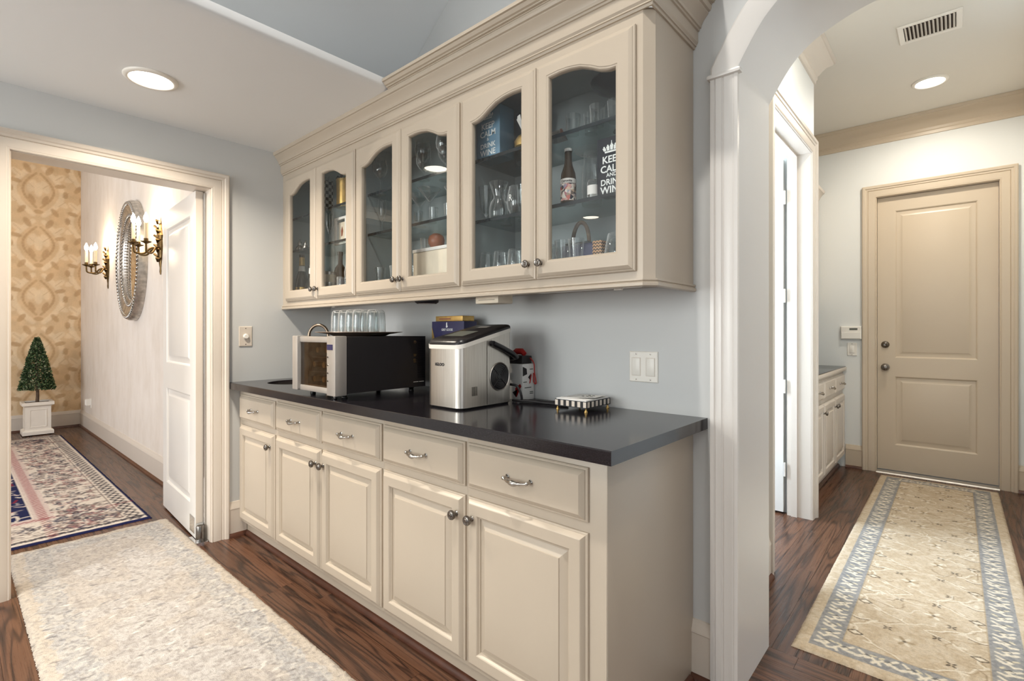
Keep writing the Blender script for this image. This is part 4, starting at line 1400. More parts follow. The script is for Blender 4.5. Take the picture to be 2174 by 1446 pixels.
# navy spirit carton with a slim card box on top
t = thing('spirit_carton', (1.38, -0.108, CT), 'tall navy blue carton with a white bird emblem behind the ice maker', 'box')
cx0, cx1, cy0, cy1 = 1.264, 1.496, -0.150, -0.066
MB().box(cx0, cx1, cy0, cy1, CT, 1.262).build('carton', M['navy'], t, bevel=0.0015)
MB().face([(cx0 + 0.001, cy0 - 0.0008, CT + 0.002), (cx0 + 0.115, cy0 - 0.0008, CT + 0.002), (cx0 + 0.001, cy0 - 0.0008, 1.236)]).build('gold_panel', M['gold'], t, recalc=False)
MB().text('GREY GOOSE', lambda x, y, z: (1.378 + x * 0.85, cy0 - 0.0012, 1.217 + y * 0.9)).build('lettering', M['letter_white'], t, recalc=False)
bird = [(0, 0), (0.010, 0.004), (0.013, 0.012), (0.008, 0.016), (0.006, 0.038), (0.001, 0.040), (-0.004, 0.030), (-0.003, 0.016), (-0.006, 0.006)]
MB().face([(1.374 + x * 0.75, cy0 - 0.0012, 1.231 + z * 0.68) for x, z in bird]).build('bird_emblem', M['letter_white'], t, recalc=False)
MB().box(1.455, 1.492, cy0 - 0.0012, cy0 - 0.0006, 1.200, 1.214).build('stripe', M['red'], t)
MB().box(1.44, 1.475, cy0 - 0.0012, cy0 - 0.0006, 1.186, 1.196).build('stripe', M['letter_white'], t)
t = thing('card_box', (1.38, -0.11, 1.2625), 'slim tan box lying flat on the navy carton', 'box')
MB().box(1.288, 1.482, -0.146, -0.070, 1.2625, 1.288).build('body', M['gold'], t, bevel=0.002)
MB().box(1.315, 1.400, -0.1468, -0.1462, 1.271, 1.277).build('print', M['wax_red'], t)

# white jump starter carton, its black case and red clamp on top
t = thing('product_carton', (1.75, -0.05, CT), 'white printed carton with red and black clamps pictured, beside the ice maker', 'box')
qx0, qx1, qy0, qy1, qz0, qz1 = 1.680, 1.802, -0.090, -0.010, CT, 1.071
MB().box(qx0, qx1, qy0, qy1, qz0, qz1).build('carton', M['paper'], t, bevel=0.001)
xx = qx1 + 0.0006
MB().face([(xx, -0.088, 1.060), (xx, -0.062, 1.050), (xx, -0.058, 1.026), (xx, -0.088, 1.018)]).build('pictured_device', M['ink'], t, recalc=False)
MB().face([(xx, -0.034, 1.022), (xx, -0.026, 1.024), (xx, -0.036, 0.986), (xx, -0.044, 0.982)]).build('pictured_clamp', M['red'], t, recalc=False)
MB().face([(xx, -0.052, 1.012), (xx, -0.030, 1.030), (xx, -0.040, 1.000)]).build('pictured_clamp', M['ink'], t, recalc=False)
for z, ya, yb in ((1.045, -0.04, -0.018), (0.965, -0.075, -0.03), (0.945, -0.04, -0.016), (0.938, -0.04, -0.016), (0.99, -0.084, -0.06)):
    MB().box(xx - 0.0003, xx, ya, yb, z, z + 0.004).build('print_line', M['lcd'], t)
yy = qy0 - 0.0006
MB().face([(1.762, yy, 0.965), (1.790, yy, 0.985), (1.797, yy, 0.975), (1.780, yy, 0.945), (1.770, yy, 0.925), (1.760, yy, 0.935)]).build('pictured_clamp', M['red'], t, recalc=False)
MB().face([(1.745, yy, 0.945), (1.775, yy, 0.960), (1.765, yy, 0.925)]).build('pictured_clamp', M['ink'], t, recalc=False)
t = thing('jump_starter', (1.75, -0.05, 1.0715), 'black jump starter case with a red grip on the white carton', 'case')
MB().box(1.700, 1.796, -0.085, -0.018, 1.0718, 1.106).build('case', M['matte_black'], t, bevel=0.004)
MB().tube([(1.715, -0.05, 1.115), (1.735, -0.05, 1.125), (1.765, -0.05, 1.125), (1.782, -0.05, 1.113)], [0.010, 0.014, 0.014, 0.010], 10).build('grip', M['red'], t, smooth=50)
MB().tube(smoothed([(1.79, -0.030, 1.10), (1.815, -0.028, 1.075), (1.818, -0.026, 1.03), (1.822, -0.020, 0.985), (1.812, -0.024, 0.99), (1.812, -0.026, 1.03)], 5), 0.0028, 6).build('red_cable', M['red'], t, smooth=50)
# black power cord looping out from behind the ice maker
pts = smoothed([(1.80, -0.168, 0.990), (1.835, -0.165, 0.985), (1.853, -0.160, 0.955), (1.850, -0.150, 0.925), (1.83, -0.135, 0.921), (1.86, -0.115, 0.921), (1.93, -0.10, 0.921), (2.00, -0.085, 0.921), (2.05, -0.105, 0.921), (1.99, -0.130, 0.922), (1.90, -0.140, 0.924), (1.84, -0.155, 0.923), (1.80, -0.150, 0.921)], 8)
tag(MB().tube(pts, 0.0052, 8).build('power_cord', M['matte_black'], smooth=50), 'coiled black power cord lying between the ice maker and the napkin tray', 'cord')

# check pattern napkin tray on little feet
t = thing('napkin_tray', (2.128, -0.112, CT), 'small black and white striped napkin tray on clawed feet', 'tray')
tx0, tx1, ty0, ty1, tz0, tz1 = 2.056, 2.200, -0.196, -0.028, 0.930, 0.955
b = MB().box(tx0, tx1, ty0, ty1, tz0, tz0 + 0.003)
for (xa, xb, ya, yb) in ((tx0, tx1, ty0, ty0 + 0.004), (tx0, tx1, ty1 - 0.004, ty1), (tx0, tx0 + 0.004, ty0 + 0.004, ty1 - 0.004), (tx1 - 0.004, tx1, ty0 + 0.004, ty1 - 0.004)):
    b.box(xa, xb, ya, yb, tz0 + 0.003, tz1)
b.build('body', M['ink'], t)
for q in range(6):
    x = tx0 + 0.002 + q * 0.0255
    MB().box(x, x + 0.0128, ty0 - 0.0009, ty0 - 0.0001, tz0 + 0.003, tz1 - 0.002).build('stripe', M['cream'], t)
for q in range(6):
    y = ty0 + 0.006 + q * 0.028
    MB().box(tx1 + 0.0001, tx1 + 0.0009, y, y + 0.014, tz0 + 0.003, tz1 - 0.002).build('stripe', M['cream'], t)
for x, y in ((tx0 + 0.008, ty0 + 0.008), (tx1 - 0.008, ty0 + 0.008), (tx0 + 0.008, ty1 - 0.008), (tx1 - 0.008, ty1 - 0.008)):
    MB().lathe([(0.006, CT), (0.0068, CT + 0.003), (0.004, CT + 0.007), (0.003, CT + 0.011), (0.005, tz0)], 12, (x, y, 0), cap0=True, cap1=True).build('foot', M['gold'], t, smooth=50)
MB().box(tx0 + 0.0042, tx1 - 0.0042, ty0 + 0.0042, ty1 - 0.0042, tz1 - 0.0215, tz1 + 0.004).build('napkin_pile', M['paper'], t)
napk = MB()
napk.loops([[(2.10, -0.17, 0.9600), (2.20, -0.13, 0.9640), (2.185, -0.04, 0.9625), (2.085, -0.07, 0.9600)], [(2.10, -0.17, 0.9608), (2.20, -0.13, 0.9648), (2.185, -0.04, 0.9633), (2.085, -0.07, 0.9608)]], True, True, True)
o = tag(napk.build('printed_napkin', M['paper']), 'loose white napkin with grey print on the striped tray', 'napkin')
pr_ = MB()
for q, (x, y) in enumerate(((2.125, -0.115), (2.14, -0.11), (2.155, -0.105), (2.135, -0.085), (2.15, -0.08))):
    pr_.box(x, x + 0.009, y, y + 0.006, 0.9625, 0.9642)
pr_.build('print', M['lcd'], o)

# ------------------------------------------------------------------ contents of the glazed cabinets
F0 = 1.4004


def bottle(x, y, z, prof, mat, name, lab, parts=()):
    t = thing(name, (x, y, z), lab, 'bottle')
    MB().lathe([(r, z + h) for r, h in prof], 18, (x, y, 0), cap0=True, cap1=True).build('glass_body', M[mat], t, smooth=40)
    for nm, r0, h0, h1, mt in parts:
        MB().lathe([(r0[0] + 0.0008, z + h0), (r0[1] + 0.0008, z + h1)], 18, (x, y, 0)).build(nm, M[mt], t, smooth=40)
    return t


CHAMP = [(0.040, 0.0), (0.043, 0.01), (0.043, 0.10), (0.036, 0.15), (0.020, 0.20), (0.0155, 0.225), (0.0145, 0.285), (0.0165, 0.288), (0.0165, 0.305), (0.0, 0.306)]
bottle(0.068, -0.235, F0, CHAMP, 'dark_glass', 'champagne_bottle', 'dark champagne bottle with gold foil neck on the cabinet floor',
       [('foil', (0.0168, 0.0150), 0.235, 0.300, 'gold'), ('collar_label', (0.020, 0.0160), 0.198, 0.232, 'paper'), ('label', (0.0432, 0.0432), 0.035, 0.095, 'gold')])
bottle(0.165, -0.225, F0, [(r * 0.85, h * 0.74) for r, h in CHAMP], 'dark_glass', 'wine_bottle', 'shorter dark bottle with a pale label beside the champagne bottle',
       [('label', (0.037, 0.037), 0.02, 0.075, 'wax_red'), ('foil', (0.0145, 0.0130), 0.175, 0.215, 'silver_leaf')])
for x, y, h, w, lab in ((0.052, -0.240, 0.075, 0.028, 'taller silver shaker on the lower shelf above the champagne bottle'), (0.128, -0.240, 0.060, 0.022, 'smaller silver shaker on the lower shelf above the champagne bottle')):
    tag(MB().lathe([(w, 0.0), (w * 1.05, 0.01), (w * 0.8, 0.025), (w * 0.45, h * 0.45), (w * 0.5, h * 0.6), (w * 0.42, h * 0.72), (w * 0.18, h * 0.82), (w * 0.2, h * 0.92), (0.0, h)], 18, (x, y, 1.7325), cap0=True).build('silver_shaker', M['nickel'], smooth=50), lab, 'shaker', 'silver shakers')
t = thing('check_vase', (0.372, -0.235, 1.9365), 'black and white checked glass vase on the top shelf', 'vase')
MB().box(0.338, 0.406, -0.262, -0.206, 1.9366, 2.115).build('body', M['bw_check'], t, bevel=0.004)
MB().lathe([(0.020, 2.1152), (0.017, 2.128), (0.022, 2.150)], 16, (0.372, -0.235, 0)).build('neck', M['crystal'], t, smooth=40)
t = thing('gold_canister', (0.530, -0.195, 1.9365), 'gold cylinder canister with a black bow on the top shelf', 'canister')
MB().lathe([(0.052, 1.9366), (0.052, 2.085), (0.054, 2.086), (0.054, 2.100), (0.0, 2.101)], 28, (0.530, -0.195, 0), cap0=True).build('body', M['gold'], t, smooth=40)
for s in (-1, 1):
    MB().tube([(0.54, -0.235, 2.104), (0.54 + s * 0.02, -0.240, 2.116), (0.54 + s * 0.035, -0.240, 2.108), (0.54 + s * 0.02, -0.238, 2.102), (0.54, -0.235, 2.104)], 0.004, 6).build('bow_loop', M['ink'], t)
t = thing('gold_canister', (0.628, -0.215, 1.9365), 'narrow gold canister next to the wide gold one', 'canister')
MB().lathe([(0.036, 1.9366), (0.036, 2.075), (0.038, 2.076), (0.038, 2.088), (0.0, 2.089)], 24, (0.628, -0.215, 0), cap0=True).build('body', M['gold'], t, smooth=40)
tall = [(0.036, 0.0), (0.038, 0.01), (0.038, 0.17), (0.030, 0.20), (0.014, 0.225), (0.0135, 0.275), (0.0155, 0.278), (0.0155, 0.298), (0.0, 0.299)]
bottle(0.400, -0.155, F0, tall, 'dark_glass', 'wine_bottle', 'tall dark bottle standing behind the silver label mug', [('label', (0.0385, 0.0385), 0.05, 0.13, 'navy')])
bottle(0.490, -0.125, F0, tall, 'amber', 'spirit_bottle', 'tall amber bottle at the back of the doorway end cabinet', [('label', (0.0385, 0.0385), 0.06, 0.14, 'wax_red'), ('cap', (0.0158, 0.0158), 0.272, 0.298, 'ink')])
bottle(0.585, -0.165, F0, [(r * 1.08, h * 0.86) for r, h in tall], 'crystal', 'spirit_bottle', 'clear spirit bottle behind the second door', [('cap', (0.0170, 0.0170), 0.236, 0.257, 'gold')])
mx_ = 0.414
t = thing('label_mug', (mx_, -0.235, F0), 'tall silver mug with a printed label and clear handle', 'mug')
MB().lathe([(0.036, F0), (0.038, F0 + 0.004), (0.038, F0 + 0.168), (0.0365, F0 + 0.168), (0.036, F0 + 0.01), (0.0, F0 + 0.008)], 22, (mx_, -0.235, 0), cap0=True).build('cup', M['silver_leaf'], t, smooth=40)
MB().lathe([(0.0386, F0 + 0.105), (0.0386, F0 + 0.150)], 22, (mx_, -0.235, 0)).build('label', M['ivory_box'], t, smooth=60)
MB().tube(smoothed([(mx_ + 0.036, -0.235, F0 + 0.155), (mx_ + 0.062, -0.238, F0 + 0.145), (mx_ + 0.066, -0.238, F0 + 0.10), (mx_ + 0.052, -0.237, F0 + 0.06), (mx_ + 0.036, -0.235, F0 + 0.05)], 4), 0.0045, 8).build('handle', M['crystal'], t, smooth=50)
t = thing('photo_frame', (0.545, -0.215, 1.7325), 'white picture frame with a small red figure on the lower shelf', 'picture frame')
b = MB()
b.sweep([(0.493, -0.2255, 1.7326), (0.593, -0.2255, 1.7326), (0.593, -0.2255, 1.862), (0.493, -0.2255, 1.862)], (0, -1, 0), [(0, 0), (0, 0.012), (0.014, 0.012), (0.014, 0)], -1, closed=True)
b.build('frame', M['paper'], t)
MB().box(0.507, 0.579, -0.2255, -0.2225, 1.7466, 1.848).build('picture', M['ivory_box'], t)
MB().face([(0.535, -0.2262, 1.765), (0.550, -0.2262, 1.770), (0.557, -0.2262, 1.80), (0.545, -0.2262, 1.825), (0.533, -0.2262, 1.80)]).build('printed_figure', M['wax_red'], t, recalc=False)
glassware('flute', 'flute_glass', 0.40, -0.225, 1.7325, 'clear flute glass left of the white picture frame', None)
glassware('tumbler', 'glass_jar', 0.582, -0.245, F0, 'clear glass behind the lower right corner of the second door', None)
glassware('wine', 'goblet', 0.665, -0.238, F0, 'clear stemmed goblet in the corner behind the second door', None)

# middle cabinet: stemware
lab = 'wine glass on the top shelf of the middle cabinet'
for q, (x, y) in enumerate(sorted(((0.93, -0.225), (1.01, -0.16), (1.10, -0.225), (1.20, -0.15), (1.30, -0.235), (1.38, -0.16), (1.455, -0.235), (1.53, -0.15), (1.585, -0.235)))):
    glassware('wine', 'wine_glass', x, y, 1.9365, lab + ', %s from the left' % ORD[q], 'wine glasses on the top shelf')
lab = 'martini glass on the lower shelf of the middle cabinet'
for q, (x, y) in enumerate(sorted(((1.23, -0.20), (1.345, -0.23), (1.46, -0.17), (1.57, -0.22)))):
    glassware('martini', 'martini_glass', x, y, 1.7275, lab + ', %s from the left' % ORD[q], 'martini glasses on the lower shelf')
lab = 'clear shot glass in front of the martini glasses'
for q, (x, y) in enumerate(sorted(((1.288, -0.252), (1.402, -0.252), (1.505, -0.252)))):
    glassware('shot', 'shot_glass', x, y, 1.7275, lab + ', %s from the left' % ORD[q], 'shot glasses on the lower shelf')
lab = 'flute glass on the lower shelf behind the third door'
for q, (x, y) in enumerate(sorted(((0.925, -0.21), (1.00, -0.14), (1.075, -0.21)))):
    glassware('flute', 'flute_glass', x, y, 1.7275, lab + ', %s from the left' % ORD[q], 'flutes on the lower shelf')
lab = 'tall glass on the floor of the middle cabinet'
for q, (x, y) in enumerate(sorted(((0.93, -0.225), (0.995, -0.15), (1.06, -0.22), (1.12, -0.14), (1.175, -0.225), (1.20, -0.11)))):
    glassware('pilsner', 'tall_glass', x, y, F0, lab + ', %s from the left' % ORD[q], 'tall glasses on the cabinet floor')
t = thing('ivory_box', (1.40, -0.19, F0), 'large ivory keepsake box on the cabinet floor behind the fourth door', 'box')
MB().box(1.238, 1.510, -0.245, -0.075, F0, 1.592).build('body', M['ivory_box'], t, bevel=0.003)
MB().box(1.235, 1.513, -0.248, -0.072, 1.5922, 1.608).build('lid', M['paper'], t, bevel=0.003)
tag(MB().lathe([(0.016, 1.6085), (0.026, 1.613), (0.038, 1.632), (0.040, 1.650), (0.034, 1.668), (0.018, 1.679), (0.010, 1.681), (0.0, 1.680)], 24, (1.352, -0.195, 0), cap0=True).build('round_jar', M['wax_red'], smooth=50), 'round reddish brown jar standing on the ivory box', 'jar')
lab = 'clear small tumbler on the ivory box'
for q, (x, y) in enumerate(sorted(((1.270, -0.20), (1.295, -0.14), (1.43, -0.14)))):
    glassware('shot', 'small_tumbler', x, y, 1.6085, lab + ', %s from the left' % ORD[q], 'tumblers on the ivory box')

# cabinet beside the arch
def crown_mark(parent, x, y, z, s, mat):
    b = MB()
    b.face([(x - 0.030 * s, y, z), (x + 0.030 * s, y, z), (x + 0.032 * s, y, z + 0.007 * s), (x - 0.032 * s, y, z + 0.007 * s)])
    for q in range(5):
        cx = x + (q - 2) * 0.015 * s
        hh = 0.030 * s - abs(q - 2) * 0.0045 * s
        b.face([(cx - 0.0055 * s, y, z + 0.009 * s), (cx + 0.0055 * s, y, z + 0.009 * s), (cx + 0.0075 * s + (q - 2) * 0.002 * s, y, z + hh), (cx - 0.0075 * s + (q - 2) * 0.002 * s, y, z + hh)])
        b.face([(cx + (q - 2) * 0.002 * s + 0.004 * s * math.cos(a), y, z + hh + 0.003 * s + 0.004 * s * math.sin(a)) for a in [PI * j / 4 for j in range(8)]])
    b.face([(x - 0.0015 * s, y, z + 0.036 * s), (x + 0.0015 * s, y, z + 0.036 * s), (x + 0.0015 * s, y, z + 0.046 * s), (x - 0.0015 * s, y, z + 0.046 * s)])
    b.build('crown_emblem', M[mat], parent, recalc=False)


t = thing('printed_box', (1.73, -0.19, 1.9315), 'slate blue printed box with white crown and lettering on the top shelf', 'box')
bx0, bx1, by0, by1, bz1 = 1.695, 1.828, -0.262, -0.175, 2.140
MB().box(bx0, bx1, by0, by1, 1.9316, bz1).build('carton', M['blue_box'], t, bevel=0.002)
bxc, yy = (bx0 + bx1) / 2, by0 - 0.0010
crown_mark(t, bxc, yy, 2.092, 0.75, 'letter_white')
for key, z, sc in (('KEEP', 2.053, 0.82), ('CALM', 2.021, 0.80), ('&', 2.003, 0.75), ('DRINK', 1.974, 0.78), ('WINE', 1.943, 0.80)):
    MB().text(key, lambda x, y, z_, z=z, sc=sc: (bxc + x * sc, yy, z + y * sc)).build('lettering', M['letter_white'], t, recalc=False)
t = thing('gift_bag', (1.888, -0.22, 1.9315), 'cellophane wrapped gift with a gathered top on the top shelf', 'gift')
MB().lathe([(0.020, 1.9316), (0.040, 1.945), (0.042, 1.965), (0.030, 1.985), (0.014, 1.996), (0.0, 1.998)], 16, (1.93, -0.225, 0), cap0=True).build('wrapped_sweets', M['gold'], t, smooth=40)
b = MB()
rg = random.Random(5)
for q in range(14):
    a = 2 * PI * q / 14
    l_ = rg.uniform(0.045, 0.075)
    ox, oy = math.cos(a), math.sin(a)
    b.face([(1.93 + ox * 0.004, -0.225 + oy * 0.004, 1.994), (1.93 + ox * 0.03 - oy * 0.008, -0.225 + oy * 0.03 + ox * 0.008, 1.994 + l_), (1.93 + ox * 0.032 + oy * 0.008, -0.225 + oy * 0.032 - ox * 0.008, 1.994 + l_ * 0.93)])
b.build('gathered_film', M['paper'], t, recalc=False)
t = thing('dark_bucket', (1.845, -0.092, 1.9315), 'black ice bucket with a bright rim at the back of the top shelf', 'bucket')
MB().lathe([(0.056, 1.9316), (0.074, 2.112), (0.0, 2.100)], 28, (1.845, -0.092, 0), cap0=True).build('body', M['matte_black'], t, smooth=40)
MB().lathe([(0.074, 2.1125), (0.077, 2.116), (0.077, 2.122), (0.072, 2.122), (0.072, 2.1125)], 28, (1.845, -0.092, 0)).build('rim', M['nickel'], t, smooth=40)
glassware('carafe', 'carafe', 1.788, -0.225, 1.6775, 'clear waisted carafe on the lower shelf behind the fifth door', None, cat='carafe')
glassware('pilsner', 'tall_glass', 1.714, -0.225, 1.6775, 'clear tall glass left of the waisted carafe', None)
glassware('pilsner', 'tall_glass', 1.848, -0.135, 1.6775, 'clear tall glass right of the waisted carafe', None)
g_ = glassware('stemless', 'monogram_glass', 1.884, -0.215, 1.6775, 'clear stemless glass etched with a letter R', None, s=1.12)
MB().text('R', lambda x, y, z: (1.884 + x * 0.62, -0.215 - 0.0462, 1.733 + y * 0.75)).build('monogram', M['letter_white'], g_, recalc=False)
glassware('stemless', 'stemless_glass', 1.990, -0.20, 1.6775, 'clear stemless glass to the right of the monogrammed one', None, s=1.12)
glassware('pilsner', 'tall_glass', 1.735, -0.12, 1.6775, 'clear tall glass at the back left of the shelf', None)
lab = 'stemless glass on the cabinet floor behind the fifth door'
for q in range(5):
    glassware('tulip', 'stemless_glass', 1.735 + q * 0.078, -0.235, F0, lab + ', front row, %s' % ORD[q], 'stemless glasses on the cabinet floor')
for q in range(5):
    glassware('tulip', 'stemless_glass', 1.750 + q * 0.078, -0.145, F0, lab + ', back row, %s' % ORD[q], 'stemless glasses on the cabinet floor')
# behind the sixth door
t = thing('beer_bottle', (2.143, -0.230, 1.6775), 'small beer bottle with a printed collage label on the shelf', 'bottle')
BB = [(0.026, 0.0), (0.0285, 0.004), (0.0285, 0.095), (0.026, 0.115), (0.016, 0.145), (0.0135, 0.165), (0.0130, 0.196), (0.0, 0.197)]
MB().lathe([(r, 1.6776 + h) for r, h in BB], 24, (2.143, -0.230, 0), cap0=True).build('glass_body', M['amber'], t, smooth=40)
MB().lathe([(0.0142, 1.874), (0.0148, 1.876), (0.0142, 1.884), (0.0, 1.8845)], 18, (2.143, -0.230, 0)).build('cap', M['paper'], t, smooth=40)
MB().lathe([(0.0290, 1.690), (0.0290, 1.752)], 28, (2.143, -0.230, 0)).build('label', M['collage'], t, smooth=60)
MB().lathe([(0.0291, 1.753), (0.0290, 1.770)], 28, (2.143, -0.230, 0)).build('name_band', M['paper'], t, smooth=60)


def wrap(x, y, z):
    a = -PI / 2 + x / 0.0296 + 0.35
    return (2.143 + 0.0297 * math.cos(a), -0.230 + 0.0297 * math.sin(a), 1.757 + y)


MB().text('Coronita', wrap).build('lettering', M['ink'], t, recalc=False)
t = thing('candle_holder', (2.204, -0.166, 1.6775), 'tall clear glass candle holder with a broad glass saucer on top', 'candle holder')
MB().lathe([(0.036, 1.6776), (0.038, 1.682), (0.037, 1.80), (0.030, 1.835), (0.030, 1.872)], 24, (2.204, -0.166, 0), cap0=True).build('column', M['crystal'], t, smooth=40)
MB().lathe([(0.0, 1.8722), (0.055, 1.8735), (0.066, 1.880), (0.066, 1.8815), (0.054, 1.876), (0.0, 1.8752)], 28, (2.204, -0.166, 0)).build('saucer', M['crystal'], t, smooth=40)
t = thing('small_jar', (2.260, -0.245, 1.6775), 'small clear jar with a handwritten paper label', 'jar')
MB().lathe([(0.020, 1.6776), (0.021, 1.680), (0.021, 1.735), (0.017, 1.742), (0.0, 1.743)], 18, (2.260, -0.245, 0), cap0=True).build('glass_body', M['crystal'], t, smooth=40)
MB().lathe([(0.0215, 1.690), (0.0215, 1.722)], 18, (2.260, -0.245, 0)).build('label', M['paper'], t, smooth=60)
t = thing('printed_sign', (2.343, -0.235, 1.6775), 'black box sign with white crown and lettering on the shelf', 'sign')
sx0, sx1, sy = 2.286, 2.400, -0.262
MB().box(sx0, sx1, sy, -0.20, 1.6776, 1.872).build('board', M['sign_black'], t, bevel=0.002)
sc_ = (sx0 + sx1) / 2
yy = sy - 0.0010
crown_mark(t, sc_, yy, 1.818, 0.85, 'letter_white')
for key, z, sc in (('KEEP', 1.784, 0.80), ('CALM', 1.753, 0.78), ('AND', 1.737, 0.75), ('DRINK', 1.710, 0.78), ('WINE', 1.6815, 0.80)):
    MB().text(key, lambda x, y, z_, z=z, sc=sc: (sc_ + x * sc, yy, z + y * sc)).build('lettering', M['letter_white'], t, recalc=False)
t = thing('foil_packet', (2.09, -0.23, 1.9315), 'crumpled orange and silver foil packet on the top shelf', 'packet')
b = MB()
rg = random.Random(3)
gx = [[(2.060 + 0.06 * i / 5, -0.245 + 0.045 * j / 4, 1.9316 + (0.0 if i in (0, 5) or j in (0, 4) else 0.032 + rg.uniform(-0.010, 0.012))) for i in range(6)] for j in range(5)]
b.loops(gx, False)
b.build('wrapper', M['wax_red'], t, smooth=0)
MB().box(2.063, 2.117, -0.2475, -0.2455, 1.9318, 1.958).build('foil_band', M['silver_leaf'], t)
lab = 'cut glass cup on the top shelf behind the sixth door'
for q, (x, y) in enumerate(sorted(((2.160, -0.225), (2.215, -0.19), (2.270, -0.235), (2.335, -0.225)))):
    glassware('shot', 'glass_cup', x, y, 1.9315, lab + ', %s from the left' % ORD[q], 'glass cups on the top shelf', s=1.25)
t = thing('black_bowl', (2.315, -0.135, 1.9315), 'shallow black flared bowl on a stem at the top of the cabinet', 'bowl')
MB().lathe([(0.035, 1.9316), (0.034, 1.936), (0.008, 1.945), (0.008, 2.045), (0.030, 2.052), (0.115, 2.105), (0.116, 2.110), (0.028, 2.060), (0.0, 2.057)], 28, (2.315, -0.135, 0), cap0=True).build('bowl_body', M['black'], t, smooth=40)
t = thing('serving_caddy', (2.21, -0.19, F0), 'dark caddy with a tall rattan hoop handle holding clear glasses', 'caddy')
MB().box(2.095, 2.245, -0.205, -0.105, F0, 1.535).build('box_body', M['navy'], t, bevel=0.003)
MB().box(2.115, 2.215, -0.212, -0.150, 1.5352, 1.5415).build('tray_top', M['black'], t, bevel=0.002)
hp = [(2.165 + 0.036 * math.cos(a), -0.180, 1.5415 + 0.078 * math.sin(a)) for a in [PI * j / 16 for j in range(17)]]
MB().tube(hp, 0.0075, 8).build('hoop_handle', M['bark'], t, smooth=50)
lab = 'clear straight glass in front of the dark caddy'
for q, x in enumerate((2.126, 2.186)):
    glassware('pilsner', 'straight_glass', x, -0.242, F0, lab + ', %s from the left' % ORD[q], 'straight glasses before the caddy', s=0.98)
t = thing('woven_case', (2.271, -0.215, F0), 'small brown zigzag woven box beside the dark caddy', 'box')
MB().box(2.252, 2.290, -0.240, -0.19, F0, 1.532).build('body', M['zigzag'], t, bevel=0.004)
lab = 'clear stemless glass in the corner beside the woven box'
for q, (x, y) in enumerate(sorted(((2.350, -0.215), (2.43, -0.125), (2.30, -0.115)))):
    glassware('stemless', 'stemless_glass', x, y, F0, lab + ', %s from the left' % ORD[q], 'stemless glasses by the woven box', s=1.38)


# ------------------------------------------------------------------ doors
def slab_door(parent, x0, x1, z0, z1, y0, y1, panels, mat):
    """stiles and rails around sunk panels; front face at y0 faces -y"""
    xs = sorted({p[0] for p in panels} | {p[1] for p in panels})
    pz = sorted((p[2], p[3]) for p in panels)
    a, c = xs[0], xs[-1]
    b = MB().box(x0, a, y0, y1, z0, z1).box(c, x1, y0, y1, z0, z1)
    zz = z0
    for lo, hi in pz + [(z1, z1)]:
        b.box(a, c, y0, y1, zz, lo)
        zz = hi
    s = b.build('slab', M[mat], parent)
    for lo, hi in pz:
        MB().rects(a, c, lo, hi, [(0, 0.0), (0.006, -0.003), (0.012, -0.011), (0.030, -0.011), (0.050, -0.003), (0.053, -0.002)], y0).build('panel', M[mat], parent, smooth=25)
        MB().rects(a, c, lo, hi, [(0, 0.0), (0.006, -0.003), (0.012, -0.011), (0.030, -0.011), (0.050, -0.003), (0.053, -0.002)], y1, 1).build('panel', M[mat], parent, smooth=25)
    return s


# tan door at the end of the hallway
t = struct(thing('door_1', (3.0775, 3.66, 0), None, None), 'tall tan two panel door at the end of the hallway')
slab_door(t, 2.697, 3.458, 0.022, 2.372, 3.648, 3.692, [(2.818, 3.340, 0.988, 2.250), (2.818, 3.340, 0.240, 0.828)], 'hall_trim')
for z, r, nm in ((1.100, 0.026, 'deadbolt'), (0.905, 0.028, 'door_knob')):
    pr2 = [(0.0, -0.020), (0.010, -0.022), (0.014, -0.016), (0.026, -0.010), (0.030, 0.0)] if nm == 'deadbolt' else [(0.0, -0.062), (0.018, -0.060), (0.027, -0.050), (0.028, -0.040), (0.020, -0.028), (0.010, -0.020), (0.010, -0.010), (0.028, -0.006), (0.031, 0.0)]
    MB().lathe(pr2, 24, (2.752, 3.6478, z), 'y').build(nm, M['pewter'], t, smooth=50)
t = struct(thing('trim_17', (3.0775, 3.60, 0), None, None), 'bright metal threshold under the hallway end door')
MB().loops([[(x, 3.575, 0.0), (x, 3.585, 0.009), (x, 3.625, 0.016), (x, 3.70, 0.018), (x, 3.70, 0.0)] for x in (2.693, 3.462)], True, True, True).build('sill_plate', M['steel_edge'], t)

# white door swung open into the side room
t = struct(thing('door_3', (2.36, 1.955, 0), None, None), 'white door standing open inside the side room')
slab_door(t, 1.52, 2.352, 0.015, 2.355, 1.936, 1.975, [(1.64, 2.235, 1.05, 2.22), (1.64, 2.235, 0.25, 0.86)], 'leaf_paint')
for z in (0.30, 0.85, 1.45, 2.10):
    MB().lathe([(0.006, z - 0.045), (0.006, z + 0.045)], 10, (2.362, 1.930, 0), cap0=True, cap1=True).build('hinge', M['leaf_paint'], t, smooth=40)

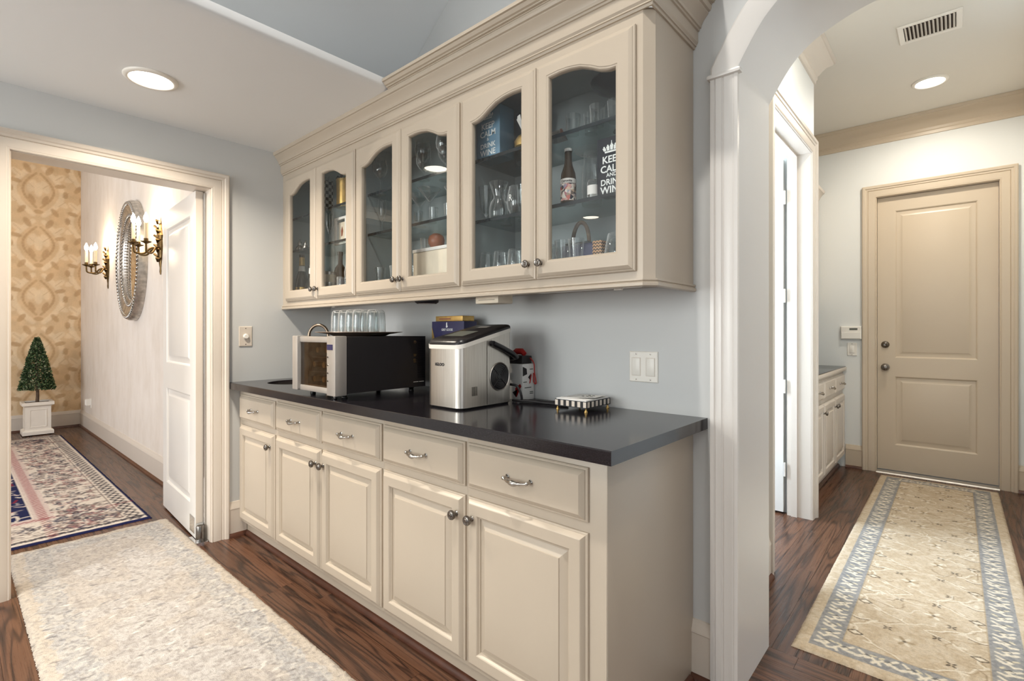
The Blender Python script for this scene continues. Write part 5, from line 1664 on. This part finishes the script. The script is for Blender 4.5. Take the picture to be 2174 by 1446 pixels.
# white double acting door of the dining room, swung open
LY0, LY1 = -0.792, -0.754
t = struct(thing('door_2', (-0.07, -0.77, 0), None, None), 'white two panel swing door standing open into the dining room')
t.rotation_euler = (0, 0, math.radians(-2.6))
slab_door(t, -0.895, -0.088, 0.012, 2.030, LY0, LY1, [(-0.795, -0.205, 1.005, 1.905), (-0.795, -0.205, 0.195, 0.835)], 'leaf_paint')
MB().box(-0.8985, -0.8955, LY0 + 0.004, LY1 - 0.004, 1.02, 1.30).build('edge_plate', M['ink'], t)
MB().rects(-0.20, -0.10, 0.035, 0.13, [(0, 0.0003), (0, 0.003), (0.002, 0.004)], LY0).build('hinge_plate', M['chrome'], t)
MB().loops([[(x, y, z) for x, y in ((-0.150, -0.812), (-0.02, -0.812), (-0.008, -0.77), (-0.02, -0.745), (-0.150, -0.745))] for z in (0.0003, 0.008)], True, True, True).build('floor_plate', M['chrome'], t)
MB().lathe([(0.021, 0.0082), (0.022, 0.02), (0.022, 0.085), (0.017, 0.092), (0.0, 0.093)], 20, (-0.060, -0.775, 0)).build('pivot_barrel', M['pewter'], t, smooth=40)
MB().box(-0.0876, -0.0855, LY0 + 0.002, LY1 - 0.002, 0.10, 2.028).build('edge_strip', M['cream'], t)
MB().tube([(-0.072, -0.752, 0.09), (-0.072, -0.752, 2.02)], 0.004, 8).build('edge_rod', M['chrome'], t)

# ------------------------------------------------------------------ hallway cabinets in the recess
HX = 1.851
for (ya, yb, lab, ks) in ((2.200, 2.664, 'white hallway base cabinet farthest from the end door', 1), (2.664, 3.130, 'white hallway base cabinet in the middle of the three', 1), (3.130, 3.603, 'white hallway base cabinet next to the end wall', -1)):
    base_unit(0.0, yb - ya, 0.008, yb - ya - 0.008, ks, lab, 'hallway base cabinets', org=(HX, ya, 0), rz=PI / 2, depth=0.594, mat='cream', zt=0.868)
t = thing('hall_counter', (2.15, 2.9, 0.868), 'pale hallway counter with a glass top and cream edge', 'countertop')
MB().box(HX, 2.478, 2.18, 3.608, 0.8684, 0.896).build('edge_slab', M['cream'], t, bevel=0.004)
MB().box(HX + 0.002, 2.470, 2.19, 3.604, 0.8962, 0.903).build('glass_top', M['shelf_edge'], t, bevel=0.001)
t = thing('hall_wall_cabinet', (2.05, 2.9, 1.45), 'cream hallway wall cabinet with a small crown above the counter', 'cabinet')
MB().box(HX, 2.240, 2.18, 3.607, 1.45, 2.42).build('carcass', M['cream'], t)
for q in range(3):
    ya = 2.20 + q * 0.468
    MB().loops([[(2.2402, ya, 1.47), (2.2402, ya + 0.455, 1.47), (2.2402, ya + 0.455, 2.40), (2.2402, ya, 2.40)], [(2.26, ya + 0.01, 1.48), (2.26, ya + 0.445, 1.48), (2.26, ya + 0.445, 2.39), (2.26, ya + 0.01, 2.39)]], True, True, True).build('door', M['cream'], t)
MB().sweep([(2.26, 2.18, 2.42), (2.26, 3.607, 2.42)], (0, 0, 1), [(-0.4, 0.0003), (0.0, 0.0003), (0.006, 0.012), (0.030, 0.05), (0.045, 0.060), (0.050, 0.080), (-0.4, 0.080)], -1).build('crown', M['cream'], t, smooth=30)

# ------------------------------------------------------------------ rugs
def rug_mesh(cv, name, x0, y0, swap, thick, mat, seed, rough, fuzz=0.0):
    rs = np.random.RandomState(seed)

    def place(X, Y):
        d = np.minimum(np.minimum(X, cv.w - X), np.minimum(Y, cv.h - Y))
        n1 = vnoise(cv.nx, cv.ny, max(4, cv.nx // 4), max(4, cv.ny // 3), seed)
        n2 = vnoise(cv.nx, cv.ny, max(4, cv.nx // 14), max(4, cv.ny // 9), seed + 1)
        z = thick * (1 - np.exp(-d / 0.006)) + rough * (n1 - 0.5) + rough * 0.8 * (n2 - 0.5)
        z = np.where(d <= 1e-6, 0.0006, np.maximum(z, 0.002))
        jx = fuzz * (rs.rand(*X.shape) - 0.5)
        jy = fuzz * (rs.rand(*X.shape) - 0.5)
        on = (d <= 0.012)
        PX_, PY_ = X + np.where(on, jx, 0), Y + np.where(on, jy, 0)
        if swap:
            PX_, PY_ = PY_, PX_
        o_ = Vector((x0, y0, 0))
        return np.stack([PX_ - (cv.h if swap else cv.w) / 2, PY_ - (cv.w if swap else cv.h) / 2, z], -1)
    o = sheet(cv, name, mat, place)
    o.location = (x0 + (cv.h if swap else cv.w) / 2, y0 + (cv.w if swap else cv.h) / 2, 0.0002)
    return o


def noise01(cv, a, b_, s):
    return vnoise(cv.nx, cv.ny, a, b_, s)


# hallway runner: X across (0.715 m), Y along (3.06 m)
RW, RL = 0.715, 3.06
cv = Canvas(RW, RL, 0.0042)
X, Y = cv.X, cv.Y
rg = random.Random(11)
SAND, IVORY, GREY, DARK, TAUPE = rgb(192, 174, 149), rgb(220, 208, 188), rgb(150, 147, 143), rgb(66, 58, 50), rgb(164, 144, 116)
cv.c[:] = np.array(SAND[:3])
nn = noise01(cv, 40, 170, 21) * 0.6 + noise01(cv, 12, 40, 22) * 0.4
cv.fill(nn > 0.58, rgb(182, 162, 135), 0.55)
cv.fill(nn < 0.40, rgb(203, 187, 165), 0.6)
d = np.minimum(np.minimum(X, RW - X), np.minimum(Y, RL - Y))
# field scrolls
for k_ in range(9):
    yc = 0.30 + k_ * 0.305
    for s in (-1, 1):
        p_ = [(RW / 2 + s * (0.03 + 0.16 * abs(math.sin(PI * t))), yc - 0.15 + 0.30 * t) for t in [j / 16 for j in range(17)]]
        cv.line([(x + 0.010 * math.sin(j * 1.9), y) for j, (x, y) in enumerate(p_)], 0.0045, IVORY, 0.85)
        cv.line([(x + s * 0.012 + 0.010 * math.sin(j * 1.9), y) for j, (x, y) in enumerate(p_)], 0.003, TAUPE, 0.8)
        for j in (3, 8, 13):
            cv.ell(p_[j][0] + s * 0.018, p_[j][1], 0.020, 0.008, rg.uniform(-1, 1), IVORY, 0.8)
    # centre flower
    fc = (RW / 2 + rg.uniform(-0.05, 0.05), yc)
    for j in range(6):
        a = j * PI / 3
        cv.ell(fc[0] + 0.020 * math.cos(a), fc[1] + 0.024 * math.sin(a), 0.016, 0.008, a, IVORY if j % 2 else TAUPE, 0.95)
    cv.ell(fc[0], fc[1], 0.008, 0.008, 0, DARK, 0.8)
    for ox, oy in ((-0.09, 0.07), (0.10, -0.06), (0.05, 0.11)):
        x, y = RW / 2 + ox + rg.uniform(-0.02, 0.02), yc + oy
        for j in range(4):
            a = j * PI / 2 + PI / 4
            cv.ell(x + 0.011 * math.cos(a), y + 0.011 * math.sin(a), 0.010, 0.0045, a, DARK, 0.85)
    # dark outlined diamonds along the two sides of the field
    for s in (-1, 1):
        x, y = RW / 2 + s * 0.185, yc + 0.05 * s
        q = [(x - 0.026, y), (x, y + 0.019), (x + 0.026, y), (x, y - 0.019), (x - 0.026, y)]
        cv.line(q, 0.0035, DARK, 0.9)
        cv.ell(x, y, 0.014, 0.008, 0, IVORY, 0.9)
        y += 0.14
        cv.line([(x - 0.034, y + 0.012), (x - 0.010, y - 0.006), (x + 0.012, y - 0.006), (x + 0.034, y + 0.012)], 0.005, IVORY, 0.95)
        cv.line([(x - 0.030, y - 0.004), (x, y - 0.018), (x + 0.030, y - 0.004)], 0.0032, DARK, 0.75)
        cv.ell(x, y + 0.022, 0.010, 0.020, 0, IVORY, 0.85)
for k_ in range(44):
    x, y = rg.uniform(0.17, RW - 0.17), rg.uniform(0.17, RL - 0.17)
    a = rg.uniform(0, 2 * PI)
    pw_ = [(x, y)]
    for j in range(12):
        a += rg.uniform(-0.9, 0.9)
        x, y = min(RW - 0.16, max(0.16, x + 0.015 * math.cos(a))), y + 0.015 * math.sin(a)
        pw_.append((x, y))
    cv.line(pw_, 0.0036, rg.choice([TAUPE, IVORY, IVORY, rgb(150, 130, 104)]), 0.75)
# grey border band with ivory scrolls
band = ((d > 0.048) & (d < 0.145))
cv.fill(band, GREY)
cv.fill(band & (noise01(cv, 60, 260, 5) > 0.55), rgb(132, 131, 131), 0.7)
cv.fill((d > 0.145) & (d < 0.150), TAUPE, 0.7)


def scroll(cx, cy, horiz, s):
    r_ = [(-0.030, -0.022), (-0.012, -0.030), (0.004, -0.016), (-0.008, 0.0), (0.014, 0.010), (0.030, 0.024)]
    pts_ = [(cx + s * u, cy + v) if horiz else (cx + v * s, cy + u) for u, v in r_]
    cv.line(pts_, 0.0075, IVORY, 0.95)
    cv.ell(cx + (0.02 * s), cy - 0.012, 0.020, 0.009, rg.uniform(-1, 1), IVORY, 0.9)
    cv.ell(cx - (0.02 * s), cy + 0.018, 0.014, 0.006, rg.uniform(-1, 1), rgb(212, 198, 168), 0.9)
    cv.line([(cx - 0.012, cy + 0.004), (cx + 0.002, cy + 0.014), (cx + 0.014, cy + 0.006)], 0.003, DARK, 0.8)


kk = 0
yv = 0.10
while yv < RL - 0.08:
    for xc in (0.097, RW - 0.097):
        scroll(xc, yv, True, 1 if kk % 2 else -1)
    kk += 1
    yv += 0.074
xv = 0.16
while xv < RW - 0.14:
    for yc in (0.097, RL - 0.097):
        scroll(xv, yc, False, 1 if kk % 2 else -1)
    kk += 1
    xv += 0.066
o = rug_mesh(cv, 'runner_rug', 2.735, 0.412, False, 0.012, M['flat_weave'], 31, 0.0018, 0.003)
tag(o, 'beige runner rug with grey scroll borders down the hallway', 'rug')

# pale wool runner in front of the cabinets: X along (swap), Y across
KW, KL = 0.725, 3.2
cv = Canvas(KW, KL, 0.0045)
X, Y = cv.X, cv.Y
rg = random.Random(12)
cv.c[:] = np.array(rgb(190, 184, 178)[:3])
n1, n2, n3 = noise01(cv, 30, 130, 41), noise01(cv, 90, 360, 42), noise01(cv, 8, 30, 43)
d = np.minimum(np.minimum(X, KW - X), np.minimum(Y, KL - Y))
d = d + 0.030 * (noise01(cv, 18, 80, 44) - 0.5) + 0.016 * (noise01(cv, 60, 260, 45) - 0.5)
cv.fill(n3 > 0.55, rgb(184, 174, 163), 0.6)
cv.fill((n1 > 0.62), rgb(170, 163, 157), 0.55)
band = (d > 0.055) & (d < 0.15)
cv.fill(band, rgb(172, 169, 166), 0.75)
cv.fill(band & (n1 > 0.50), rgb(192, 186, 178), 0.75)
cv.fill(band & (n2 > 0.62), rgb(154, 153, 153), 0.6)
cv.fill((d < 0.052), rgb(190, 179, 165), 0.9)
cv.fill((n2 > 0.70), rgb(154, 147, 141), 0.55)
for k_ in range(700):
    x, y = rg.uniform(0.04, KW - 0.04), rg.uniform(0.04, KL - 0.04)
    a = rg.uniform(-0.5, 0.5)
    l_ = rg.uniform(0.010, 0.024)
    cv.ell(x, y, l_, rg.uniform(0.004, 0.007), a, rg.choice([rgb(128, 122, 118), rgb(150, 143, 136), rgb(224, 218, 209), rgb(218, 209, 198), rgb(118, 116, 118)]), rg.uniform(0.3, 0.8))
o = rug_mesh(cv, 'runner_rug', -0.60, -1.532, True, 0.014, M['rug'], 51, 0.0045, 0.006)
tag(o, 'pale wool runner rug in front of the base cabinets', 'rug')

# ivory and navy dining room rug: X across from its right edge, Y along
DW, DL = 2.6, 3.9
cv = Canvas(DW, DL, 0.0085)
X, Y = cv.X, cv.Y
rg = random.Random(13)
NAVY, IV, RED, ROSE = rgb(36, 40, 78), rgb(222, 210, 196), rgb(140, 44, 56), rgb(212, 194, 184)
d = np.minimum(np.minimum(X, DW - X), np.minimum(Y, DL - Y))
cv.c[:] = np.array(NAVY[:3])
cv.fill(d > 0.022, IV)
cv.fill((d > 0.125) & (d < 0.133), rgb(120, 104, 100), 0.7)
cv.fill((d > 0.42) & (d < 0.52), ROSE)
cv.fill((d > 0.445) & (d < 0.495), rgb(204, 176, 168), 0.7)
cv.fill(d > 0.525, NAVY)
edge_cols = [rgb(44, 42, 60), rgb(90, 78, 78), rgb(150, 132, 122), rgb(164, 120, 116), rgb(60, 62, 84)]


def border_pt(s, off):
    return [(off, s), (s, off), (DW - off, s), (s, DL - off)]


s_ = 0.03
k_ = 0
while s_ < DL - 0.03:
    for (x, y) in border_pt(s_, 0.075):
        if 0 <= x <= DW and 0 <= y <= DL:
            hz = 1 if k_ % 2 else -1
            cv.line([(x - 0.034, y - 0.014 * hz), (x - 0.012, y + 0.016 * hz), (x + 0.014, y - 0.014 * hz), (x + 0.034, y + 0.014 * hz)], 0.0095, rgb(46, 42, 54), 0.85)
    for (x, y) in border_pt(s_, 0.47):
        if 0.43 < x < DW - 0.43 or 0.43 < y < DL - 0.43:
            cv.line([(x - 0.02, y - 0.015), (x + 0.02, y + 0.015)], 0.009, RED, 0.8)
    s_ += 0.042
    k_ += 1
for k_ in range(1500):
    side = rg.random()
    off = rg.uniform(0.145, 0.41)
    s_ = rg.uniform(0.14, DL - 0.14)
    x, y = (off, s_) if side < 0.5 else ((rg.uniform(0.14, DW - 0.14), off) if side < 0.8 else (rg.uniform(0.14, DW - 0.14), DL - off))
    c_ = rg.choice(edge_cols)
    a = rg.uniform(0, PI)
    if rg.random() < 0.45:
        cv.ell(x, y, rg.uniform(0.02, 0.045), rg.uniform(0.012, 0.022), a, c_, 0.75, 0.32)
    else:
        r_ = rg.uniform(0.02, 0.05)
        cv.line([(x, y), (x + r_ * math.cos(a), y + r_ * math.sin(a)), (x + r_ * math.cos(a + 0.9) * 1.4, y + r_ * math.sin(a + 0.9) * 1.4)], 0.0085, c_, 0.75)
for k_ in range(900):
    x, y = rg.uniform(0.54, DW - 0.54), rg.uniform(0.54, DL - 0.54)
    a = rg.uniform(0, PI)
    r_ = rg.uniform(0.03, 0.07)
    cv.line([(x, y), (x + r_ * math.cos(a), y + r_ * math.sin(a)), (x + r_ * math.cos(a + 0.9) * 1.4, y + r_ * math.sin(a + 0.9) * 1.4)], 0.010, rg.choice([IV, IV, ROSE, RED, rgb(160, 150, 150)]), 0.9)
cv.c = cv.c[:, ::-1]
o = rug_mesh(cv, 'area_rug', -4.60, -0.862 - DW, True, 0.010, M['flat_weave'], 61, 0.002, 0.004)
o2 = o
tag(o, 'ivory, navy and rose patterned area rug in the dining room', 'rug')

# ------------------------------------------------------------------ dining room furnishings
MX, MZ, MR, MS = -2.43, 1.862, 0.548, 0.76
t = thing('wall_mirror', (MX, DY, MZ - MR), 'oval wall mirror in a wide silver frame with twisted and beaded rings', 'mirror')
prof = [(MR, -0.0005), (MR, -0.045), (MR - 0.012, -0.066), (MR - 0.05, -0.070), (MR - 0.070, -0.058), (MR - 0.11, -0.046), (MR - 0.14, -0.052), (MR - 0.155, -0.046), (MR - 0.175, -0.036), (MR - 0.195, -0.0235), (MR - 0.195, -0.0005)]
MB().lathe(prof, 72, (MX, DY, MZ), 'y').squeeze(MX, MS).build('frame', M['silver_leaf'], t, smooth=35)
MB().lathe([(0.0, -0.027), (MR - 0.215, -0.027), (MR - 0.196, -0.024)], 64, (MX, DY, MZ), 'y').squeeze(MX, MS).build('mirror_glass', M['mirror'], t, smooth=20)


def ring_of(name, R, y, n, rx, tilt, mat):
    b = MB()
    for i in range(n):
        a = 2 * PI * i / n
        c = Vector((MX + MS * R * math.cos(a), y, MZ + R * math.sin(a)))
        tg = Vector((-math.sin(a), 0, math.cos(a)))
        nr = Vector((math.cos(a), 0, math.sin(a)))
        ax = (tg * math.cos(tilt) + nr * math.sin(tilt))
        pts_ = [c - ax * rx * 2.0, c - ax * rx * 1.0, c + ax * rx * 1.0, c + ax * rx * 2.0] if tilt else [c - ax * rx * 1.3, c - ax * rx * 0.6, c + ax * rx * 0.6, c + ax * rx * 1.3]
        b.tube(pts_, [rx * 0.35, rx, rx, rx * 0.35], 7)
    return b.build(name, M[mat], t, smooth=60)


ring_of('twisted_ring', MR - 0.035, DY - 0.070, 92, 0.0115, 0.85, 'nickel')
ring_of('twisted_ring', MR - 0.140, DY - 0.052, 76, 0.0095, 0.85, 'nickel')
ring_of('beaded_ring', MR - 0.186, DY - 0.031, 80, 0.0060, 0.0, 'nickel')


def sconce(x, lab):
    t = thing('wall_sconce', (x, DY, 1.66), lab, 'sconce', 'three-candle wall sconces', 0.0)
    b = MB()
    outline = [(0.012, 1.675), (0.020, 1.70), (0.016, 1.73), (0.030, 1.78), (0.046, 1.84), (0.058, 1.90), (0.050, 1.95), (0.062, 1.99), (0.040, 2.04), (0.030, 2.08), (0.012, 2.12), (0.003, 2.145)]
    ls = []
    for w, z in outline:
        ls.append([(x + w * math.cos(a), DY - 0.0004 - 0.028 * (w / 0.06) * math.sin(a), z) for a in [PI * j / 8 for j in range(9)]])
    b.loops(ls, False)
    b.build('backplate', M['bronze'], t, smooth=20)
    rg = random.Random(int(abs(x) * 100))
    for i in range(9):
        z = 1.78 + i * 0.038
        s = -1 if i % 2 else 1
        MB().tube([(x, DY - 0.022, z), (x + s * 0.030, DY - 0.036, z + 0.022), (x + s * 0.050, DY - 0.020, z + 0.018)], [0.008, 0.010, 0.003], 7).build('leaf_ornament', M['bronze'], t, smooth=40)
    for ox, oy in ((-0.115, -0.125), (0.0, -0.182), (0.115, -0.125)):
        cx, cy = x + ox, DY + oy
        arm = smoothed([(x, DY - 0.02, 1.875), (x + ox * 0.35, DY + oy * 0.35, 1.885), (x + ox * 0.62, DY + oy * 0.62, 1.835), (x + ox * 0.92, DY + oy * 0.95, 1.838), (cx, cy, 1.875), (cx, cy, 1.905)], 5)
        a_ = MB().tube(arm, 0.0075, 8).build('arm', M['bronze'], t, smooth=50)
        MB().lathe([(0.006, 1.895), (0.012, 1.900), (0.034, 1.910), (0.036, 1.916), (0.016, 1.912), (0.015, 1.938), (0.0, 1.939)], 16, (cx, cy, 0)).build('drip_cup', M['bronze'], a_, smooth=40)
        MB().lathe([(0.0125, 1.9392), (0.0125, 2.060), (0.0, 2.061)], 14, (cx, cy, 0), cap0=True).build('candle_sleeve', M['candle'], a_, smooth=40)
        MB().lathe([(0.006, 2.0612), (0.014, 2.076), (0.0175, 2.092), (0.014, 2.112), (0.006, 2.134), (0.0, 2.146)], 14, (cx, cy, 0)).build('flame_bulb', M['flame'], a_, smooth=50)
        lp = bpy.data.lights.new('candle_bulb_light', 'POINT')
        lp.energy = 2.2
        lp.color = WARM
        lp.shadow_soft_size = 0.03
        lo = bpy.data.objects.new('candle_bulb_light', lp)
        COL.objects.link(lo)
        lo.location = (cx, cy - 0.002, 2.165)
    return t


sconce(-1.62, 'bronze three-candle wall sconce partly hidden by the white door')
sconce(-3.62, 'bronze three-candle wall sconce on the far side of the oval mirror')

# topiary in a white square planter, in the corner of the dining room
TX, TY = -4.93, -1.04
t = thing('topiary', (TX, TY, 0.011), 'cone shaped green topiary tree in a white square planter', 'plant')
b = MB()
z0 = 0.0108


def sq(h, z):
    return [(TX - h, TY - h, z), (TX + h, TY - h, z), (TX + h, TY + h, z), (TX - h, TY + h, z)]


b.loops([sq(0.135, z0), sq(0.135, 0.048), sq(0.128, 0.060), sq(0.112, 0.066), sq(0.112, 0.335), sq(0.118, 0.342), sq(0.138, 0.352), sq(0.138, 0.388), sq(0.108, 0.388), sq(0.108, 0.362), ], True, True, True)
pot = b.build('planter', M['planter'], t)
for sx, sy in ((1, 0), (0, -1), (-1, 0)):
    bb = MB()
    for (ins, h) in ():
        pass
    if sy:
        bb.rects(TX - 0.075, TX + 0.075, 0.095, 0.305, [(0, 0.0003), (0.0, 0.004), (0.008, 0.004), (0.012, 0.001)], TY - 0.112)
    else:
        bb.loops([[(TX + sx * (0.112 + h), TY - 0.075 + i, 0.095 + i), (TX + sx * (0.112 + h), TY + 0.075 - i, 0.095 + i), (TX + sx * (0.112 + h), TY + 0.075 - i, 0.305 - i), (TX + sx * (0.112 + h), TY - 0.075 + i, 0.305 - i)] for i, h in ((0, 0.0003), (0, 0.004), (0.008, 0.004), (0.012, 0.001))], True, False, True)
    bb.build('side_panel', M['planter'], pot)
MB().box(TX - 0.1075, TX + 0.1075, TY - 0.1075, TY + 0.1075, 0.3622, 0.372).build('soil', M['soil'], t)
MB().tube([(TX, TY, 0.37), (TX + 0.006, TY + 0.004, 0.46), (TX, TY, 0.60), (TX, TY, 0.95)], [0.017, 0.015, 0.014, 0.006], 10).build('trunk', M['bark'], t, smooth=50)
rg = np.random.RandomState(8)
nl = 5200
hh = rg.rand(nl) ** 1.35
zz = 0.535 + hh * 0.605
rad = (0.148 * (1 - hh) ** 0.78 + 0.012) * (0.55 + 0.5 * rg.rand(nl) ** 0.5)
ang = rg.rand(nl) * 2 * PI
ctr = np.stack([TX + rad * np.cos(ang), TY + rad * np.sin(ang), zz + rg.uniform(-0.01, 0.01, nl)], 1)
axs = np.stack([np.cos(ang), np.sin(ang), rg.uniform(-0.2, 1.0, nl)], 1) + rg.normal(0, 0.55, (nl, 3))
axs /= np.linalg.norm(axs, axis=1)[:, None]
sd = np.cross(axs, rg.normal(0, 1, (nl, 3)))
sd /= np.linalg.norm(sd, axis=1)[:, None]
ln, wd = rg.uniform(0.020, 0.036, nl)[:, None], rg.uniform(0.006, 0.011, nl)[:, None]
vs = np.stack([ctr - axs * ln * 0.5, ctr + sd * wd, ctr + axs * ln * 0.5, ctr - sd * wd], 1).reshape(-1, 3)
me = bpy.data.meshes.new('foliage')
off = np.array(origin_of(t))
me.from_pydata((vs - off).tolist(), [], [(4 * i, 4 * i + 1, 4 * i + 2, 4 * i + 3) for i in range(nl)])
at = me.color_attributes.new('Col', 'FLOAT_COLOR', 'POINT')
pal = np.array([rgb(58, 80, 54), rgb(78, 100, 66), rgb(106, 126, 88), rgb(156, 164, 134), rgb(44, 62, 46)])
cc = pal[rg.choice(5, nl, p=[0.26, 0.28, 0.24, 0.12, 0.10])]
at.data.foreach_set('color', np.repeat(cc, 4, axis=0).reshape(-1).astype(np.float32))
me.materials.append(M['foliage'])
o = bpy.data.objects.new('foliage', me)
COL.objects.link(o)
o.parent = t
o['kind'] = 'stuff'
# plug-in night light low on the mirror wall
t = thing('night_light', (-4.62, DY, 0.30), 'small white plug-in night light low on the wall near the corner', 'night light')
MB().rects(-4.665, -4.575, 0.295, 0.405, [(0, 0.0003), (0, 0.004), (0.003, 0.006)], DY).build('cover_plate', M['plate_white'], t)
MB().rects(-4.648, -4.592, 0.325, 0.400, [(0, 0.006), (0, 0.045), (0.010, 0.055)], DY).build('lamp_body', M['plate_white'], t)
